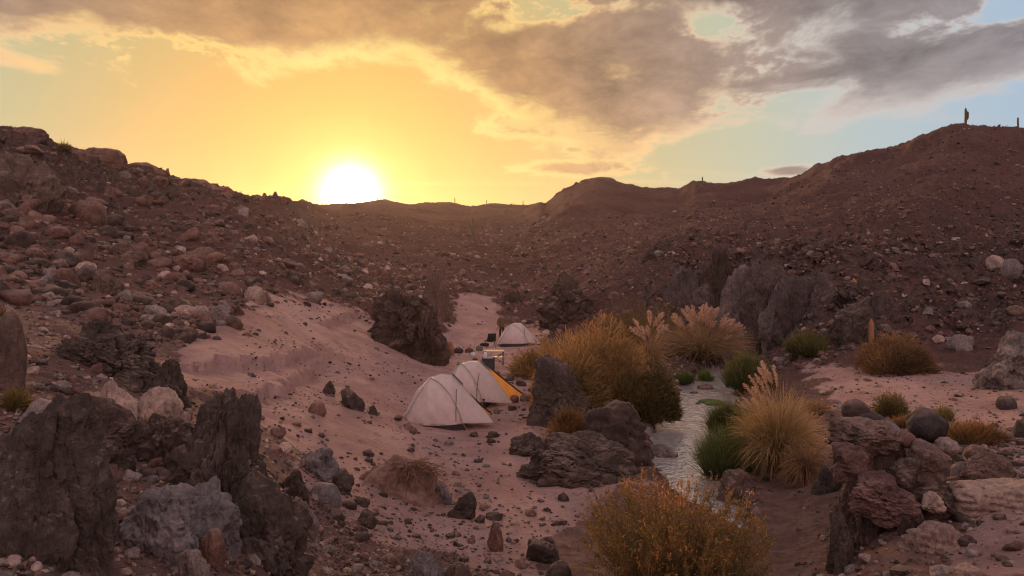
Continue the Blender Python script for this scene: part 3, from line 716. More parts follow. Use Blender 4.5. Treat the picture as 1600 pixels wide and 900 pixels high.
HERO = [
 # close by on the near bank
 ('rock_outcrop', 'tall fissured dark rock wall with vertical cracks, beside the pebbles at lower corner', 50, 616, 1010, 262, 6.2, 0.75, 'angular', C_BASALT, 3, 0.4, 6),
 ('rock_outcrop', 'jagged dark outcrop with splintered top standing above the sand', 338, 603, 905, 240, 9.6, 0.75, 'jagged', C_BASALT, 8, 0.2, 6),
 ('rock_outcrop', 'dark broken base block below the jagged splintered outcrop', 408, 735, 925, 165, 8.8, 0.8, 'angular', C_BASALT, 21, 0.9, 5),
 ('rock_outcrop', 'low reddish-dark shoulder leaning against the jagged splintered outcrop', 252, 648, 790, 140, 9.9, 0.9, 'angular', C_DARK, 77, 1.3, 5),
 ('boulder', 'smooth grey boulder with curved broken face among pebbles', 248, 758, 868, 118, 7.4, 0.85, 'angular', C_BLUE, 12, 0.5, 5),
 ('boulder', 'blue grey veined boulder leaning behind smooth grey boulder', 318, 748, 862, 118, 7.9, 0.9, 'angular', C_BLUE, 17, 2.2, 5),
 ('boulder', 'wide dark boulder in front of the pale streaked slab', 150, 625, 730, 128, 8.8, 0.8, 'angular', C_DARK, 25, 0.1, 5),
 ('boulder', 'pale tan slab with dark streaks tilted behind the wide dark boulder', 178, 592, 668, 80, 10.3, 0.7, 'angular', C_PALE, 31, 0.8, 4),
 ('boulder', 'pale weathered boulder with diagonal grooves beside jagged outcrop', 248, 603, 668, 74, 10.8, 0.8, 'strata', C_PALE, 34, 0.6, 4),
 ('boulder', 'rounded pinkish brown boulder beside the fissured rock wall', 68, 622, 676, 66, 8.4, 0.9, 'boulder', C_GREY, 39, 0.6, 4),
 ('rock_outcrop', 'long low dark outcrop running down behind the pale streaked boulders', 165, 497, 645, 260, 13.6, 0.55, 'fissured', C_BASALT, 44, 0.0, 6, .3),
 ('rock_outcrop', 'dark knob at the lower end of long low outcrop', 262, 560, 640, 70, 13.0, 0.9, 'fissured', C_BASALT, 45, 0.8, 5, .3),
 ('boulder', 'rounded tall brown boulder cut by the picture edge above dark outcrop', 8, 485, 612, 66, 11.5, 0.9, 'boulder', C_BROWN, 48, 0.5, 5),
 ('boulder', 'smooth reddish cobble resting against blue grey veined boulder', 333, 825, 885, 40, 7.1, 0.8, 'boulder', C_RED, 51, 0.5, 4),
 ('boulder', 'pinkish block beside the smooth reddish cobble at lower edge', 302, 852, 915, 55, 6.9, 0.8, 'angular', C_GREY, 52, 0.5, 4),
 ('boulder', 'pale streaked slab leaning on the right flank of jagged outcrop', 474, 775, 830, 50, 9.2, 0.8, 'angular', C_GREY, 53, 0.5, 4, .1, ),
 ('boulder', 'dark flat boulder tucked between jagged outcrop and grey rocks on sand', 456, 735, 780, 60, 10.6, 0.8, 'angular', C_DARK, 54, 0.5, 4),
 # upper left slope
 ('rock_outcrop', 'steep grey slab outcrop high on the hillside under the ridge', 45, 238, 392, 150, 33, 0.8, 'fissured', (0.17, 0.115, 0.092), 61, 0.5, 5, .6),
 ('boulder', 'big rounded brown boulder in rubble under the layered cap rock', 140, 310, 350, 52, 36, 0.9, 'boulder', C_RED, 62, 0.2, 4, .3),
 ('boulder', 'large dark boulder below the cap rock beside big rounded boulder', 200, 374, 412, 58, 31, 0.9, 'angular', C_BROWN, 64, 0.7, 4, .3),
 ('boulder', 'reddish boulder halfway up the hillside rubble with flat face', 300, 392, 425, 50, 31, 0.9, 'angular', C_RED, 66, 0.9, 4, .3),
 ('boulder', 'dark brown wedge boulder low in the rubble above long outcrop', 165, 420, 460, 46, 25, 0.9, 'angular', C_BROWN, 67, 0.4, 4, .3),
 ('boulder', 'pale pink boulder at the foot of the rubble above sand', 398, 446, 474, 34, 30.5, 0.9, 'boulder', C_PALE, 68, 0.4, 4, .2),
 ('boulder', 'low grey hump boulder at the sand edge below rubble', 342, 474, 506, 50, 26, 0.8, 'angular', C_GREY, 69, 0.4, 4, .2),
 # middle distance
 ('rock_outcrop', 'big dark cone shaped outcrop rising above the sand behind tents', 632, 452, 546, 122, 36, 0.75, 'fissured', C_DARK, 71, 0.3, 6, .5),
 ('rock_outcrop', 'sloping foot of the dark cone shaped outcrop', 668, 474, 552, 74, 35.4, 0.9, 'fissured', C_DARK, 72, 0.9, 5, .5),
 ('rock_outcrop', 'dark rounded outcrop on rubble behind the cone shaped outcrop', 684, 424, 454, 56, 50, 0.7, 'angular', C_BROWN, 73, 0.3, 5, .5),
 ('rock_outcrop', 'blocky dark outcrop standing behind the rusty bushes', 884, 424, 505, 98, 50, 0.8, 'fissured', C_DARK, 74, 0.3, 5, .8),
 ('rock_outcrop', 'small dark pillar rock uphill from the standing person', 800, 452, 484, 34, 60, 0.9, 'fissured', C_DARK, 75, 0.3, 4, .5),
 ('boulder', 'brown hump boulder just behind the farthest tent', 804, 494, 520, 24, 49, 0.9, 'boulder', C_BROWN, 76, 0.3, 4, .2),
 ('boulder', 'tan boulder at the foot of cone shaped outcrop near cookware', 702, 533, 556, 16, 38, 0.9, 'boulder', (0.32, 0.15, 0.08), 78, 0.3, 4, .1),
 # by the stream
 ('rock_outcrop', 'large dark weathered boulder in front of rusty bush beside tents', 874, 553, 642, 104, 23.3, 0.7, 'angular', C_BASALT, 81, 0.6, 5, .3),
 ('boulder', 'big layered boulder between small rusty bush and the stream', 962, 624, 725, 112, 20.3, 0.9, 'strata', C_DARK, 82, 0.2, 5, .3),
 ('rock_outcrop', 'low dark ridge of rock on the sand before layered boulder', 905, 676, 766, 235, 17.7, 0.5, 'angular', C_BASALT, 83, -0.1, 6, .3),
 ('boulder', 'small dark knob at the tip of the low rock ridge', 822, 676, 712, 58, 19.4, 0.9, 'fissured', C_BASALT, 84, 0.3, 5, .2),
 ('boulder', 'flat grey slab reaching into the stream beside layered boulder', 1034, 692, 730, 66, 19.3, 0.9, 'angular', C_GREY, 85, 0.3, 4, .3),
 ('boulder', 'dark boulder in the stream mouth behind foreground bush', 1152, 730, 800, 66, 16.2, 0.9, 'angular', C_BROWN, 86, 0.3, 4, .3),
 ('boulder', 'dark wet boulder between drooping tussock and boulder pile', 1290, 722, 772, 44, 17, 0.9, 'angular', C_BASALT, 87, 0.3, 4, .3),
 # pile on the far bank
 ('rock_outcrop', 'massive dark rock bluff carrying the boulder pile at water edge', 1392, 668, 960, 205, 13.3, 0.8, 'angular', C_BROWN, 191, 0.4, 6, .4),
 ('rock_outcrop', 'dark cracked shoulder at the foot of the massive bluff', 1345, 775, 960, 100, 12.3, 0.9, 'fissured', C_DARK, 92, 1.4, 5, .4),
 ('boulder', 'smooth rounded maroon boulder jutting from the boulder pile', 1380, 736, 826, 112, 12.15, 0.85, 'angular', (0.17, 0.095, 0.085), 93, 0.2, 5, .0, 'rock', None, (0, 0), 0.0, True),
 ('boulder', 'reddish ledge block at the top of the massive bluff', 1352, 652, 722, 104, 13.0, 0.8, 'angular', C_BROWN, 94, 0.3, 5, .0, 'rock', None, (0, 0), 0.0, True),
 ('boulder', 'brown boulder in the middle of the pile below black boulder', 1444, 688, 764, 78, 12.6, 0.8, 'angular', C_BROWN, 95, 0.8, 4, .0, 'rock', None, (0, 0), 0.0, True),
 ('boulder', 'black egg shaped boulder on top of the boulder pile', 1447, 636, 694, 60, 13.6, 0.9, 'boulder', (0.06, 0.05, 0.05), 96, 0.3, 4, .0, 'rock', None, (0, 0), 0.0, True),
 ('boulder', 'rounded dark boulder at the top end of boulder pile', 1336, 624, 664, 44, 13.9, 0.9, 'boulder', C_DARK, 97, 0.3, 4, .0, 'rock', None, (0, 0), 0.0, True),
 ('boulder', 'black stone next to rounded dark boulder on pile top', 1362, 644, 676, 42, 13.4, 0.9, 'boulder', (0.07, 0.06, 0.06), 98, 0.3, 4, .0, 'rock', None, (0, 0), 0.0, True),
 ('boulder', 'grey stone perched in pile beside the black egg boulder', 1386, 656, 694, 42, 13.0, 0.9, 'boulder', C_BLUE, 99, 0.3, 4, .0, 'rock', None, (0, 0), 0.0, True),
 ('boulder', 'dark elongated slab sliding down the sandy side of pile', 1452, 752, 822, 84, 12.2, 0.7, 'angular', C_DARK, 100, 0.3, 4, .0, 'rock', None, (0, 0.6), 0.0, True),
 ('boulder', 'tan faced stone beside dark elongated slab on sand', 1458, 768, 802, 36, 11.7, 0.9, 'angular', C_PALE, 101, 0.3, 4, .0, 'rock', None, (0, 0), 0.0, True),
 ('boulder', 'small reddish stone wedged under the black egg boulder', 1412, 672, 700, 34, 12.9, 0.9, 'boulder', C_RED, 195, 0.3, 4, .0, 'rock', None, (0, 0), 0.0, True),
 ('boulder', 'grey cobble wedged right of the black egg boulder', 1480, 684, 716, 38, 13.2, 0.9, 'boulder', C_GREY, 196, 0.3, 4, .0, 'rock', None, (0, 0), 0.0, True),
 ('boulder', 'maroon block hanging over the water side of pile', 1326, 690, 752, 56, 12.6, 0.9, 'angular', (0.15, 0.085, 0.075), 197, 0.3, 4, .0, 'rock', None, (0, 0), 0.0, True),
 ('boulder', 'dark wedge between maroon boulder and brown middle boulder', 1418, 716, 772, 56, 12.4, 0.9, 'angular', C_DARK, 198, 0.3, 4, .0, 'rock', None, (0, 0), 0.0, True),
 ('boulder', 'small grey rounded boulder on the sand beyond the pile', 1500, 720, 750, 34, 14.2, 0.9, 'boulder', C_GREY, 102, 0.3, 4, .2),
 ('boulder', 'brown boulder on sand behind the small grey rounded boulder', 1525, 694, 722, 40, 15.5, 0.9, 'boulder', C_BROWN, 199, 0.3, 4, .2),
 ('rock_outcrop', 'dark layered rock step running down below the maroon boulder', 1440, 800, 960, 110, 11.6, 0.8, 'fissured', C_DARK, 193, 0.9, 5, .4),
 ('rock_outcrop', 'low dark slab bank behind the undercut ledge', 1535, 706, 770, 120, 13.9, 0.6, 'angular', C_BROWN, 194, 0.2, 5, .3),
 ('rock_outcrop', 'black jagged rib at water side foot of the bluff', 1312, 800, 960, 60, 11.9, 0.9, 'fissured', C_BASALT, 190, 0.2, 5, .3),
 ('rock_outcrop', 'undercut sandstone ledge along the lower sandy terrace', 1565, 742, 806, 190, 12.4, 0.5, 'strata', C_PALE, 103, 0.0, 5, .25),
 ('rock_outcrop', 'crumbling pale ledge at the terrace foot beside dark pillar', 1470, 812, 905, 130, 11.2, 0.7, 'strata', (0.36, 0.24, 0.2), 104, 0.0, 5, .25),
 ('boulder', 'black boulder cut by the picture edge on sandy terrace', 1598, 652, 684, 26, 17, 0.9, 'boulder', C_BASALT, 105, 0.3, 4, .2),
 ('boulder', 'squat black boulder on the open sand of the terrace', 1572, 618, 640, 30, 21, 0.9, 'boulder', C_BASALT, 106, 0.3, 4, .1),
 # cliff across the stream
 ('rock_outcrop', 'leaning rock buttress beside brown bush under the cliff', 1318, 462, 552, 84, 36, 0.8, 'angular', C_DARK, 111, 0.6, 5, .6, 'rock', None, (0, 0), 0.25),
 ('rock_outcrop', 'dark crag capping the leaning rock buttress', 1345, 432, 500, 90, 39, 0.8, 'fissured', C_DARK, 112, 0.6, 5, .6),
 ('rock_outcrop', 'grey crumbling rock hump cut by the picture edge across terrace', 1588, 515, 606, 118, 24, 0.8, 'fissured', C_GREY, 113, 0.6, 5, .5),
 ('rock_outcrop', 'dark cliff face directly behind the pampas plumes', 1125, 388, 552, 135, 47.5, 0.5, 'fissured', C_DARK, 114, 0.2, 6, .8),
 ('rock_outcrop', 'grey vertical cliff rib next to the pampas cliff face', 1208, 425, 555, 90, 46.5, 0.5, 'fissured', C_BROWN, 115, 0.5, 5, .8),
 ('rock_outcrop', 'low dark cliff foot with pocket between rib and buttress', 1264, 450, 548, 84, 43.5, 0.6, 'fissured', C_DARK, 116, 0.9, 5, .8),
 ('rock_outcrop', 'shadowed rock shelf behind brown bush on the terrace', 1420, 468, 545, 110, 38, 0.6, 'fissured', C_DARK, 117, 0.9, 5, .8),
 ('rock_outcrop', 'broken rock band stepping up behind stones on terrace', 1500, 462, 522, 110, 38.5, 0.6, 'angular', C_DARK, 118, 0.4, 5, .8),
 ('rock_outcrop', 'dark rock bluff rising behind the blocky outcrop', 1030, 372, 448, 92, 56, 0.6, 'fissured', C_DARK, 119, 0.4, 5, .8),
 ('boulder', 'pinkish grey boulder on the high slope at far terrace', 1583, 404, 436, 34, 42, 0.9, 'boulder', C_GREY, 120, 0.3, 4, .3),
 ('boulder', 'pale round boulder beside pinkish grey boulder on high slope', 1555, 398, 416, 26, 43, 0.9, 'boulder', C_PALE, 121, 0.3, 4, .3),
 ('boulder', 'pink rounded boulder on terrace right of brown bush', 1500, 522, 548, 40, 31, 0.9, 'boulder', C_GREY, 122, 0.3, 4, .3),
 # crags on the skyline knoll
 ('rock_outcrop', 'round craggy crown of the rocky knoll on the middle skyline', 934, 277, 306, 84, 186, 0.6, 'boulder', C_DARK, 161, 0.2, 5, .8),
 ('rock_outcrop', 'lower craggy step of the knoll toward the sun', 878, 298, 326, 44, 187, 0.6, 'angular', C_DARK, 162, 0.5, 5, .8),
 ('rock_outcrop', 'small crag between the two steps of the knoll', 902, 284, 308, 30, 186, 0.6, 'angular', C_DARK, 163, 0.5, 4, .8),
 ('rock_outcrop', 'long low crag under the straight ridge cactus', 1120, 286, 316, 96, 157, 0.5, 'angular', C_DARK, 164, 0.5, 5, .8),
 # ledge of the left skyline
 ('rock_outcrop', 'topmost layered block on the skyline of the left ridge', 30, 198, 248, 110, 45, 0.5, 'strata', C_RED, 131, 0.0, 5, .8),
 ('rock_outcrop', 'second layered ledge block on the skyline past small bush', 152, 231, 272, 100, 50, 0.5, 'strata', C_RED, 132, 0.0, 5, .8),
 ('rock_outcrop', 'long layered ledge ending at the small cairn', 222, 253, 300, 95, 54, 0.5, 'strata', C_RED, 133, 0.0, 5, .8),
 ('rock_outcrop', 'lowest layered ledge running down toward the sun', 308, 279, 318, 110, 62, 0.5, 'strata', C_RED, 134, 0.0, 5, .8),
 ('boulder', 'flat stone lying on the skyline beside the small ridge bush', 124, 234, 246, 24, 49.5, 0.9, 'boulder', C_RED, 136, 0.0, 3, .2),
 ('stone_cairn', 'tiny upright stone on the ledge end against the yellow sky', 262, 262, 278, 6, 54.5, 0.9, 'boulder', C_RED, 137, 0.0, 3, .1),
 ('boulder', 'round knob stone on the skyline left of the sun', 413, 301, 311, 9, 76, 0.9, 'boulder', C_RED, 138, 0.0, 3, .2),
 ('boulder', 'second knob stone on the skyline nearest the sun', 443, 306, 316, 9, 84, 0.9, 'boulder', C_RED, 139, 0.0, 3, .2),
 # sand around the camp
 ('boulder', 'dark stone with pale worn top on sand slope above tents', 550, 606, 640, 38, 23.2, 0.9, 'angular', C_BASALT, 141, 0.3, 4, .1),
 ('boulder', 'dark stone half buried in the cut sand bank', 514, 594, 616, 22, 24, 0.9, 'angular', C_BASALT, 142, 0.3, 4, .1),
 ('boulder', 'reddish rounded stone lying on the sand bank', 496, 626, 648, 28, 21.5, 0.9, 'boulder', C_RED, 143, 0.3, 4, .1),
 ('boulder', 'grey pointed rock on sand above the dead root mound', 495, 700, 745, 70, 14.6, 0.8, 'angular', C_BLUE, 144, 0.3, 4, .1),
 ('boulder', 'dark blocky rock between grey rock and dead root mound', 528, 733, 765, 52, 13.6, 0.8, 'angular', C_BASALT, 145, 0.3, 4, .1),
 ('boulder', 'bluish half sunk rock below the grey pointed rock', 508, 752, 792, 50, 12.6, 0.8, 'boulder', C_BLUE, 146, 0.3, 4, .1),
 ('boulder', 'dark slanted slab below the dead root mound', 722, 768, 810, 46, 13.8, 0.8, 'angular', C_BASALT, 147, 0.3, 4, .1),
 ('boulder', 'dark rock beside slanted slab at dead root mound foot', 692, 756, 788, 28, 14.3, 0.8, 'angular', C_BLUE, 148, 0.3, 4, .1),
 ('boulder', 'dark crusty stone alone on gravel below root mound', 572, 794, 824, 36, 12.3, 0.8, 'angular', C_BASALT, 149, 0.3, 4, .1),
 ('boulder', 'orange capped dark boulder at the bottom edge of gravel', 664, 862, 915, 66, 11.2, 0.8, 'angular', C_BLUE, 150, 0.3, 5, .1),
 ('boulder', 'brown upright stone on gravel left of the sand tongue', 774, 816, 862, 26, 12.3, 0.8, 'angular', C_RED, 151, 0.3, 4, .1),
 ('boulder', 'black block beside the sand tongue at bottom edge', 848, 842, 880, 52, 12.2, 0.8, 'angular', C_BASALT, 152, 0.3, 4, .1),
 ('boulder', 'small black boulder at bottom edge near foreground bush', 872, 876, 905, 44, 11.4, 0.8, 'boulder', C_BASALT, 153, 0.3, 4, .1),
 ('boulder', 'flat dark oval stone on open sand right of root mound', 772, 799, 813, 26, 14.6, 0.8, 'boulder', C_BASALT, 154, 0.3, 4, .03),
 ('boulder', 'low brown boulder at bottom edge of the gravel', 716, 878, 912, 44, 11.0, 0.8, 'boulder', C_BROWN, 155, 0.3, 4, .05),
 ('boulder', 'dark pyramid stone between sand bank and nearest tent', 583, 632, 648, 15, 21.8, 0.9, 'angular', C_BASALT, 156, 0.3, 4, .05),
]
for h_ in HERO:
    hero(*h_)
# crags along the cliff band across the stream
gq = np.random.default_rng(77)
WHERE = ['at its far upstream end', 'above the tall rusty bush', 'behind the few pale plumes', 'over the wide pampas clump', 'right of the wide pampas clump', 'above the dark green reeds', 'beside the grey vertical rib',
         'left of the yellow green bush', 'over the yellow green bush', 'just left of the leaning buttress', 'on top of the leaning buttress', 'left above the tan brown bush', 'right above the tan brown bush',
         'behind the pink rounded boulder', 'above the stones of the terrace', 'left of the grey rock hump', 'above the grey rock hump']
for k, px in enumerate((968, 1002, 1070, 1092, 1150, 1172, 1190, 1232, 1246, 1286, 1300, 1372, 1398, 1446, 1470, 1530, 1556)):
    Yk = float(np.interp(px, [950, 1050, 1200, 1300, 1400, 1600], [54, 50, 47.5, 42.5, 39, 37])) + gq.uniform(-.8, .8)
    Yk -= 2.0 if 1040 < px < 1300 else (1.4 if px >= 1300 else 0)
    tp = float(np.interp(px, [950, 1050, 1200, 1300, 1400, 1600], [436, 405, 412, 425, 470, 474])) + gq.uniform(-8, 22)
    hero('rock_crag', ['dark', 'brown', 'blackish'][k % 3] + ' fractured crag in the cliff band ' + WHERE[k], px, tp, tp + gq.uniform(90, 130), gq.uniform(66, 112), Yk, 0.6, 'fissured' if k % 4 == 1 else 'angular', [(0.13, 0.093, 0.086), (0.20, 0.148, 0.138), (0.10, 0.075, 0.07)][k % 3], 300 + k, gq.uniform(0, 3), 5, .6, 'crag', ['dark', 'brown', 'blackish'][k % 3] + ' crags of the cliff band')

# flat blocks of the cap rock along the left skyline
gq = np.random.default_rng(78)
for k in range(26):
    px = 6 + k * 16.5 + gq.uniform(-5, 5)
    yr = float(np.interp(px, [r_[0] for r_ in RIDGE if r_[2]], [r_[2] for r_ in RIDGE if r_[2]])); Yr = float(np.interp(px, rpx, rY))
    low_ = (k % 3) * gq.uniform(4, 9)
    hero('ledge_block', 'flat reddish cap rock block along the skyline of the layered ridge', px, yr - gq.uniform(0, 7) + low_, yr + 8 + low_, gq.uniform(16, 46), Yr * (1 - 0.012 * (k % 3)) - 0.4, 0.6, 'strata' if k % 2 else 'angular', (0.20 + .04 * (k % 2), 0.11, 0.085), 400 + k, gq.uniform(0, 3), 4, .2, 'ledge block', 'cap rock blocks on the layered ridge')
# ---- scattered stones
VAR = [rock_shape(500 + i, 3, ['angular', 'angular', 'boulder', 'slab'][i % 4]) for i in range(12)]
VAR_ME = []
for v, f in VAR:
    VAR_ME.append(mesh_np('boulder', v * 0.5, f, m_rock, True))
LOW = [rock_shape(700 + i, 1, 'angular' if i % 2 else 'boulder') for i in range(8)]
def tinyrock(seed):
    g = np.random.default_rng(seed)
    # eight cornered chip: a cube bent out of true, 12 triangles
    v = np.array([[x, y, z] for x in (-1, 1) for y in (-1, 1) for z in (-1, 1)], float) * 0.72 + g.normal(size=(8, 3)) * 0.22
    f = np.array([[0, 1, 3], [0, 3, 2], [4, 6, 7], [4, 7, 5], [0, 4, 5], [0, 5, 1], [2, 3, 7], [2, 7, 6], [0, 2, 6], [0, 6, 4], [1, 5, 7], [1, 7, 3]])
    return v, f
TINY = [tinyrock(900 + i) for i in range(8)]
PAL = {'dark': [(0.06, 0.043, 0.038), (0.095, 0.066, 0.056)], 'reddish': [(0.17, 0.09, 0.072), (0.25, 0.14, 0.11)], 'pale': [(0.46, 0.31, 0.255), (0.55, 0.40, 0.34)], 'grey': [(0.24, 0.195, 0.18), (0.31, 0.25, 0.235)]}
PN = list(PAL)
# zone: place words, columns, distances, count, smallest and largest stone, steepness of the size law, colour odds (dark, reddish, pale, grey), wants sand
ZONES = [
 ('hillside rubble under the layered ridge', (-250, 700), (19, 74), 10500, 0.12, 1.2, 1.85, (.38, .48, .07, .07), False),
 ('slope running back under the sunlit saddle', (480, 860), (48, 150), 2600, 0.20, 1.3, 2.3, (.3, .5, .08, .12), False),
 ('gravel around the jagged dark outcrop', (-120, 620), (5.0, 19), 6500, 0.035, 0.34, 1.75, (.30, .26, .24, .20), False),
 ('sand around the camp', (380, 930), (11.2, 58), 3600, 0.04, 0.30, 1.7, (.66, .22, .02, .10), True),
 ('gravel below the dead root mound', (470, 800), (10.2, 15), 2600, 0.025, 0.22, 2.0, (.42, .34, .06, .18), None),
 ('terrace across the stream', (1240, 1750), (9.5, 37), 3400, 0.035, 0.42, 1.9, (.40, .24, .14, .22), None),
 ('broken ground of the cliff band', (1010, 1720), (34, 56), 3000, 0.12, 0.85, 1.9, (.42, .40, .06, .12), False),
 ('rubble spilling from the boulder pile', (1375, 1600), (12.2, 17.5), 1100, 0.05, 0.36, 1.5, (.52, .22, .08, .18), None),
 ('rocky slope above the cliff across the stream', (830, 1750), (46, 125), 9500, 0.14, 0.8, 2.7, (.36, .52, .05, .07), False),
]
px_c, Y_c, s_c, zn, cl = [], [], [], [], []
for zi, (zname, (p0, p1), (y0, y1), n_, s0, s1, al, odds, want) in enumerate(ZONES):
    px_c.append(rng.uniform(p0, p1, n_)); Y_c.append(np.exp(rng.uniform(math.log(y0), math.log(y1), n_)))
    u = rng.uniform(0, 1, n_)
    s_c.append((s0 ** -al + u * (s1 ** -al - s0 ** -al)) ** (-1 / al))
    zn.append(np.full(n_, zi)); cl.append(rng.choice(4, n_, p=odds))
# banks and bed of the stream
n_ = 1500
ti = rng.integers(8, len(SL) - 1, n_); offs = rng.normal(0, 1, n_); offs = np.sign(offs) * (0.75 + np.abs(offs) * 0.6)
bx = SL[ti, 0] + nrm[ti, 0] * offs * SLW[ti] + rng.normal(0, .15, n_); by = SL[ti, 1] + nrm[ti, 1] * offs * SLW[ti] + rng.normal(0, .15, n_)
ZONES.append(('wet bank of the stream', None, None, n_, 0.05, 0.45, 1.7, None, None))
px_c.append(800 + FPX * bx / by); Y_c.append(by); u = rng.uniform(0, 1, n_)
s_c.append((0.05 ** -1.7 + u * (0.5 ** -1.7 - 0.05 ** -1.7)) ** (-1 / 1.7)); zn.append(np.full(n_, len(ZONES) - 1)); cl.append(rng.choice(4, n_, p=(.55, .2, .05, .2)))
px_c = np.concatenate(px_c); Y_c = np.concatenate(Y_c); s_c = np.concatenate(s_c); zn = np.concatenate(zn); cl = np.concatenate(cl)
x_c = (px_c - 800) / FPX * Y_c
z_c, sand_c_, wet_c, pxx, pyy, _ = height(x_c, Y_c)
keep = np.ones(len(x_c), bool)
for zi, zr in enumerate(ZONES):
    if zr[8] is False: keep &= ~((zn == zi) & (sand_c_ > rng.uniform(0.15, 0.9, len(x_c))))
    if zr[8] is True: keep &= ~((zn == zi) & (sand_c_ < 0.4))
# gravel thins over the open sand, the camp keeps a clear patch; clumps elsewhere
clump = fbm(p3(x_c, Y_c) * 0.35 + 4, 3)
keep &= ~((zn == 3) & (clump < -0.25 + rng.uniform(-.3, .3, len(x_c))) )
keep &= ~((zn == 4) & (sand_c_ > 0.6) & (rng.uniform(0, 1, len(x_c)) > 0.3))
keep &= ~((zn == 5) & (sand_c_ > 0.5) & (clump < 0.05) & (rng.uniform(0, 1, len(x_c)) > 0.6))
keep &= ~((zn < 8) & (wet_c > 0.5))
TENT_CLEAR = [(-2.05, 22.7, 1.75), (-1.15, 27.3, 1.7), (0.35, 45.5, 1.7), (-0.9, 36.6, 1.0)]
for tx, ty, tr in TENT_CLEAR:
    keep &= (np.hypot(x_c - tx, Y_c - ty) > tr)
keep &= (s_c < 0.55) | (zn == 0) | (zn == 1) | (zn == 8) | (zn == 6)
keep &= ~((zn == 2) & (s_c * FPX / Y_c > 48))
idx = np.where(keep)[0]
x_c, Y_c, z_c, s_c, zn, cl = x_c[idx], Y_c[idx], z_c[idx], s_c[idx], zn[idx], cl[idx]
pxx, pyy = pxx[idx], pyy[idx]
pxs = s_c * FPX / Y_c
N = len(idx)
inview = (pxx > 8) & (pxx < 1592) & (pyy > 190) & (pyy < 885)
n_solo = 228
order = np.argsort(-np.where(inview, pxs, 0))
solo = np.zeros(N, bool); solo[order[:n_solo]] = True
sc3 = s_c[:, None] * np.stack([rng.uniform(.8, 1.3, N), rng.uniform(.75, 1.15, N), rng.uniform(.55, .95, N)], -1)
rz_ = rng.uniform(0, math.tau, N); tx_ = rng.normal(0, .3, N); ty_ = rng.normal(0, .3, N)
colr = np.zeros((N, 3))
for k, nm in enumerate(PN):
    a, b_ = np.array(PAL[nm][0]), np.array(PAL[nm][1]); sel = cl == k
    colr[sel] = a + (b_ - a) * rng.uniform(0, 1, (sel.sum(), 1))
WORDS = ['dark', 'reddish brown', 'pale pinkish', 'grey']
SHORT = lambda s: s.split(' with ')[0].split(' beside ')[0].split(' behind ')[0].split(' between ')[0].split(' under ')[0].split(' in front ')[0].split(',')[0]
used_labels = {}
for i in np.where(solo)[0]:
    nm = 'boulder' if s_c[i] > 0.3 else 'stone'
    w = WORDS[cl[i]]; zname = ZONES[zn[i]][0]
    prep = 'in' if 'rubble' in zname or 'gravel' in zname else 'on'
    dists = [(math.hypot(a - pxx[i], (b_ - pyy[i]) * 1.3), a, b_, lb) for a, b_, lb in REFS]
    best = sorted(dists)[:6]
    lab = None
    for k, (_, a, b_, lb) in enumerate(best):
        dx_, dy_ = pxx[i] - a, pyy[i] - b_
        rel = ('uphill of' if dy_ < 0 else 'downhill of') if abs(dy_) > abs(dx_) * 0.6 else ('left of' if dx_ < 0 else 'right of')
        ref = ' '.join(SHORT(lb).split()[:8])
        for adj in ('loose ', 'larger loose ' if pxs[i] > 22 else 'smaller loose ', ('squat ' if sc3[i, 2] < 0.7 * s_c[i] else 'tall ') + 'loose '):
            cand = f'{adj}{w} {nm} {rel} the {ref}'
            if len(cand.split()) > 16: continue
            if cand not in used_labels:
                lab = cand; break
        if lab: break
    grp = f'{w} {nm}s {prep} the {zname}'
    if not lab: lab = f'loose {w} {nm} {prep} the {zname}'
    used_labels[lab] = 1
    o = link(nm, VAR_ME[i % 12], None, (x_c[i], Y_c[i], z_c[i] + 0.06 * sc3[i, 2]), lab, nm, grp)
    o.scale = sc3[i]; o.rotation_euler = (tx_[i], ty_[i], rz_[i]); o.color = (*colr[i], 1)
def rotmats(tx, ty, tz):
    cx, sx_ = np.cos(tx), np.sin(tx); cy, sy = np.cos(ty), np.sin(ty); cz, sz = np.cos(tz), np.sin(tz)
    M = np.empty((len(tx), 3, 3))
    M[:, 0, 0] = cz * cy; M[:, 0, 1] = cz * sy * sx_ - sz * cx; M[:, 0, 2] = cz * sy * cx + sz * sx_
    M[:, 1, 0] = sz * cy; M[:, 1, 1] = sz * sy * sx_ + cz * cx; M[:, 1, 2] = sz * sy * cx - cz * sx_
    M[:, 2, 0] = -sy; M[:, 2, 1] = cy * sx_; M[:, 2, 2] = cy * cx
    return M
def join_copies(protos, which, pos_, scl, rots, cols):
    cs, fs, cc, base = [], [], [], 0
    for k, (v, f) in enumerate(protos):
        s = np.where(which == k)[0]
        if not len(s): continue
        vv = np.einsum('nij,nvj->nvi', rots[s], v[None] * (scl[s][:, None] * 0.5)) + pos_[s][:, None]
        cs.append(vv.reshape(-1, 3)); cc.append(np.repeat(cols[s], len(v), 0))
        fs.append((f[None] + (np.arange(len(s)) * len(v))[:, None, None]).reshape(-1, 3) + base); base += len(s) * len(v)
    return np.vstack(cs), np.vstack(fs), np.vstack(cc)
rest = np.where(~solo)[0]
M = rotmats(tx_, ty_, rz_)
posr = np.stack([x_c, Y_c, z_c + 0.04 * sc3[:, 2]], -1)
GR = [((0,), 'hillside_rubble', 'mass of small reddish brown rubble covering the hillside below the layered ridge'),
      ((1, 6, 8), 'slope_rubble', 'small dark stones strewn over the far slopes beyond the stream and saddle'),
      ((2, 4), 'foreground_gravel', 'loose pebbles and gravel between the dark outcrop and the sand'),
      ((3,), 'sand_pebbles', 'small dark pebbles sprinkled across the camp sand'),
      ((5, 7, 9), 'terrace_gravel', 'gravel and cobbles over the terrace and stream banks')]
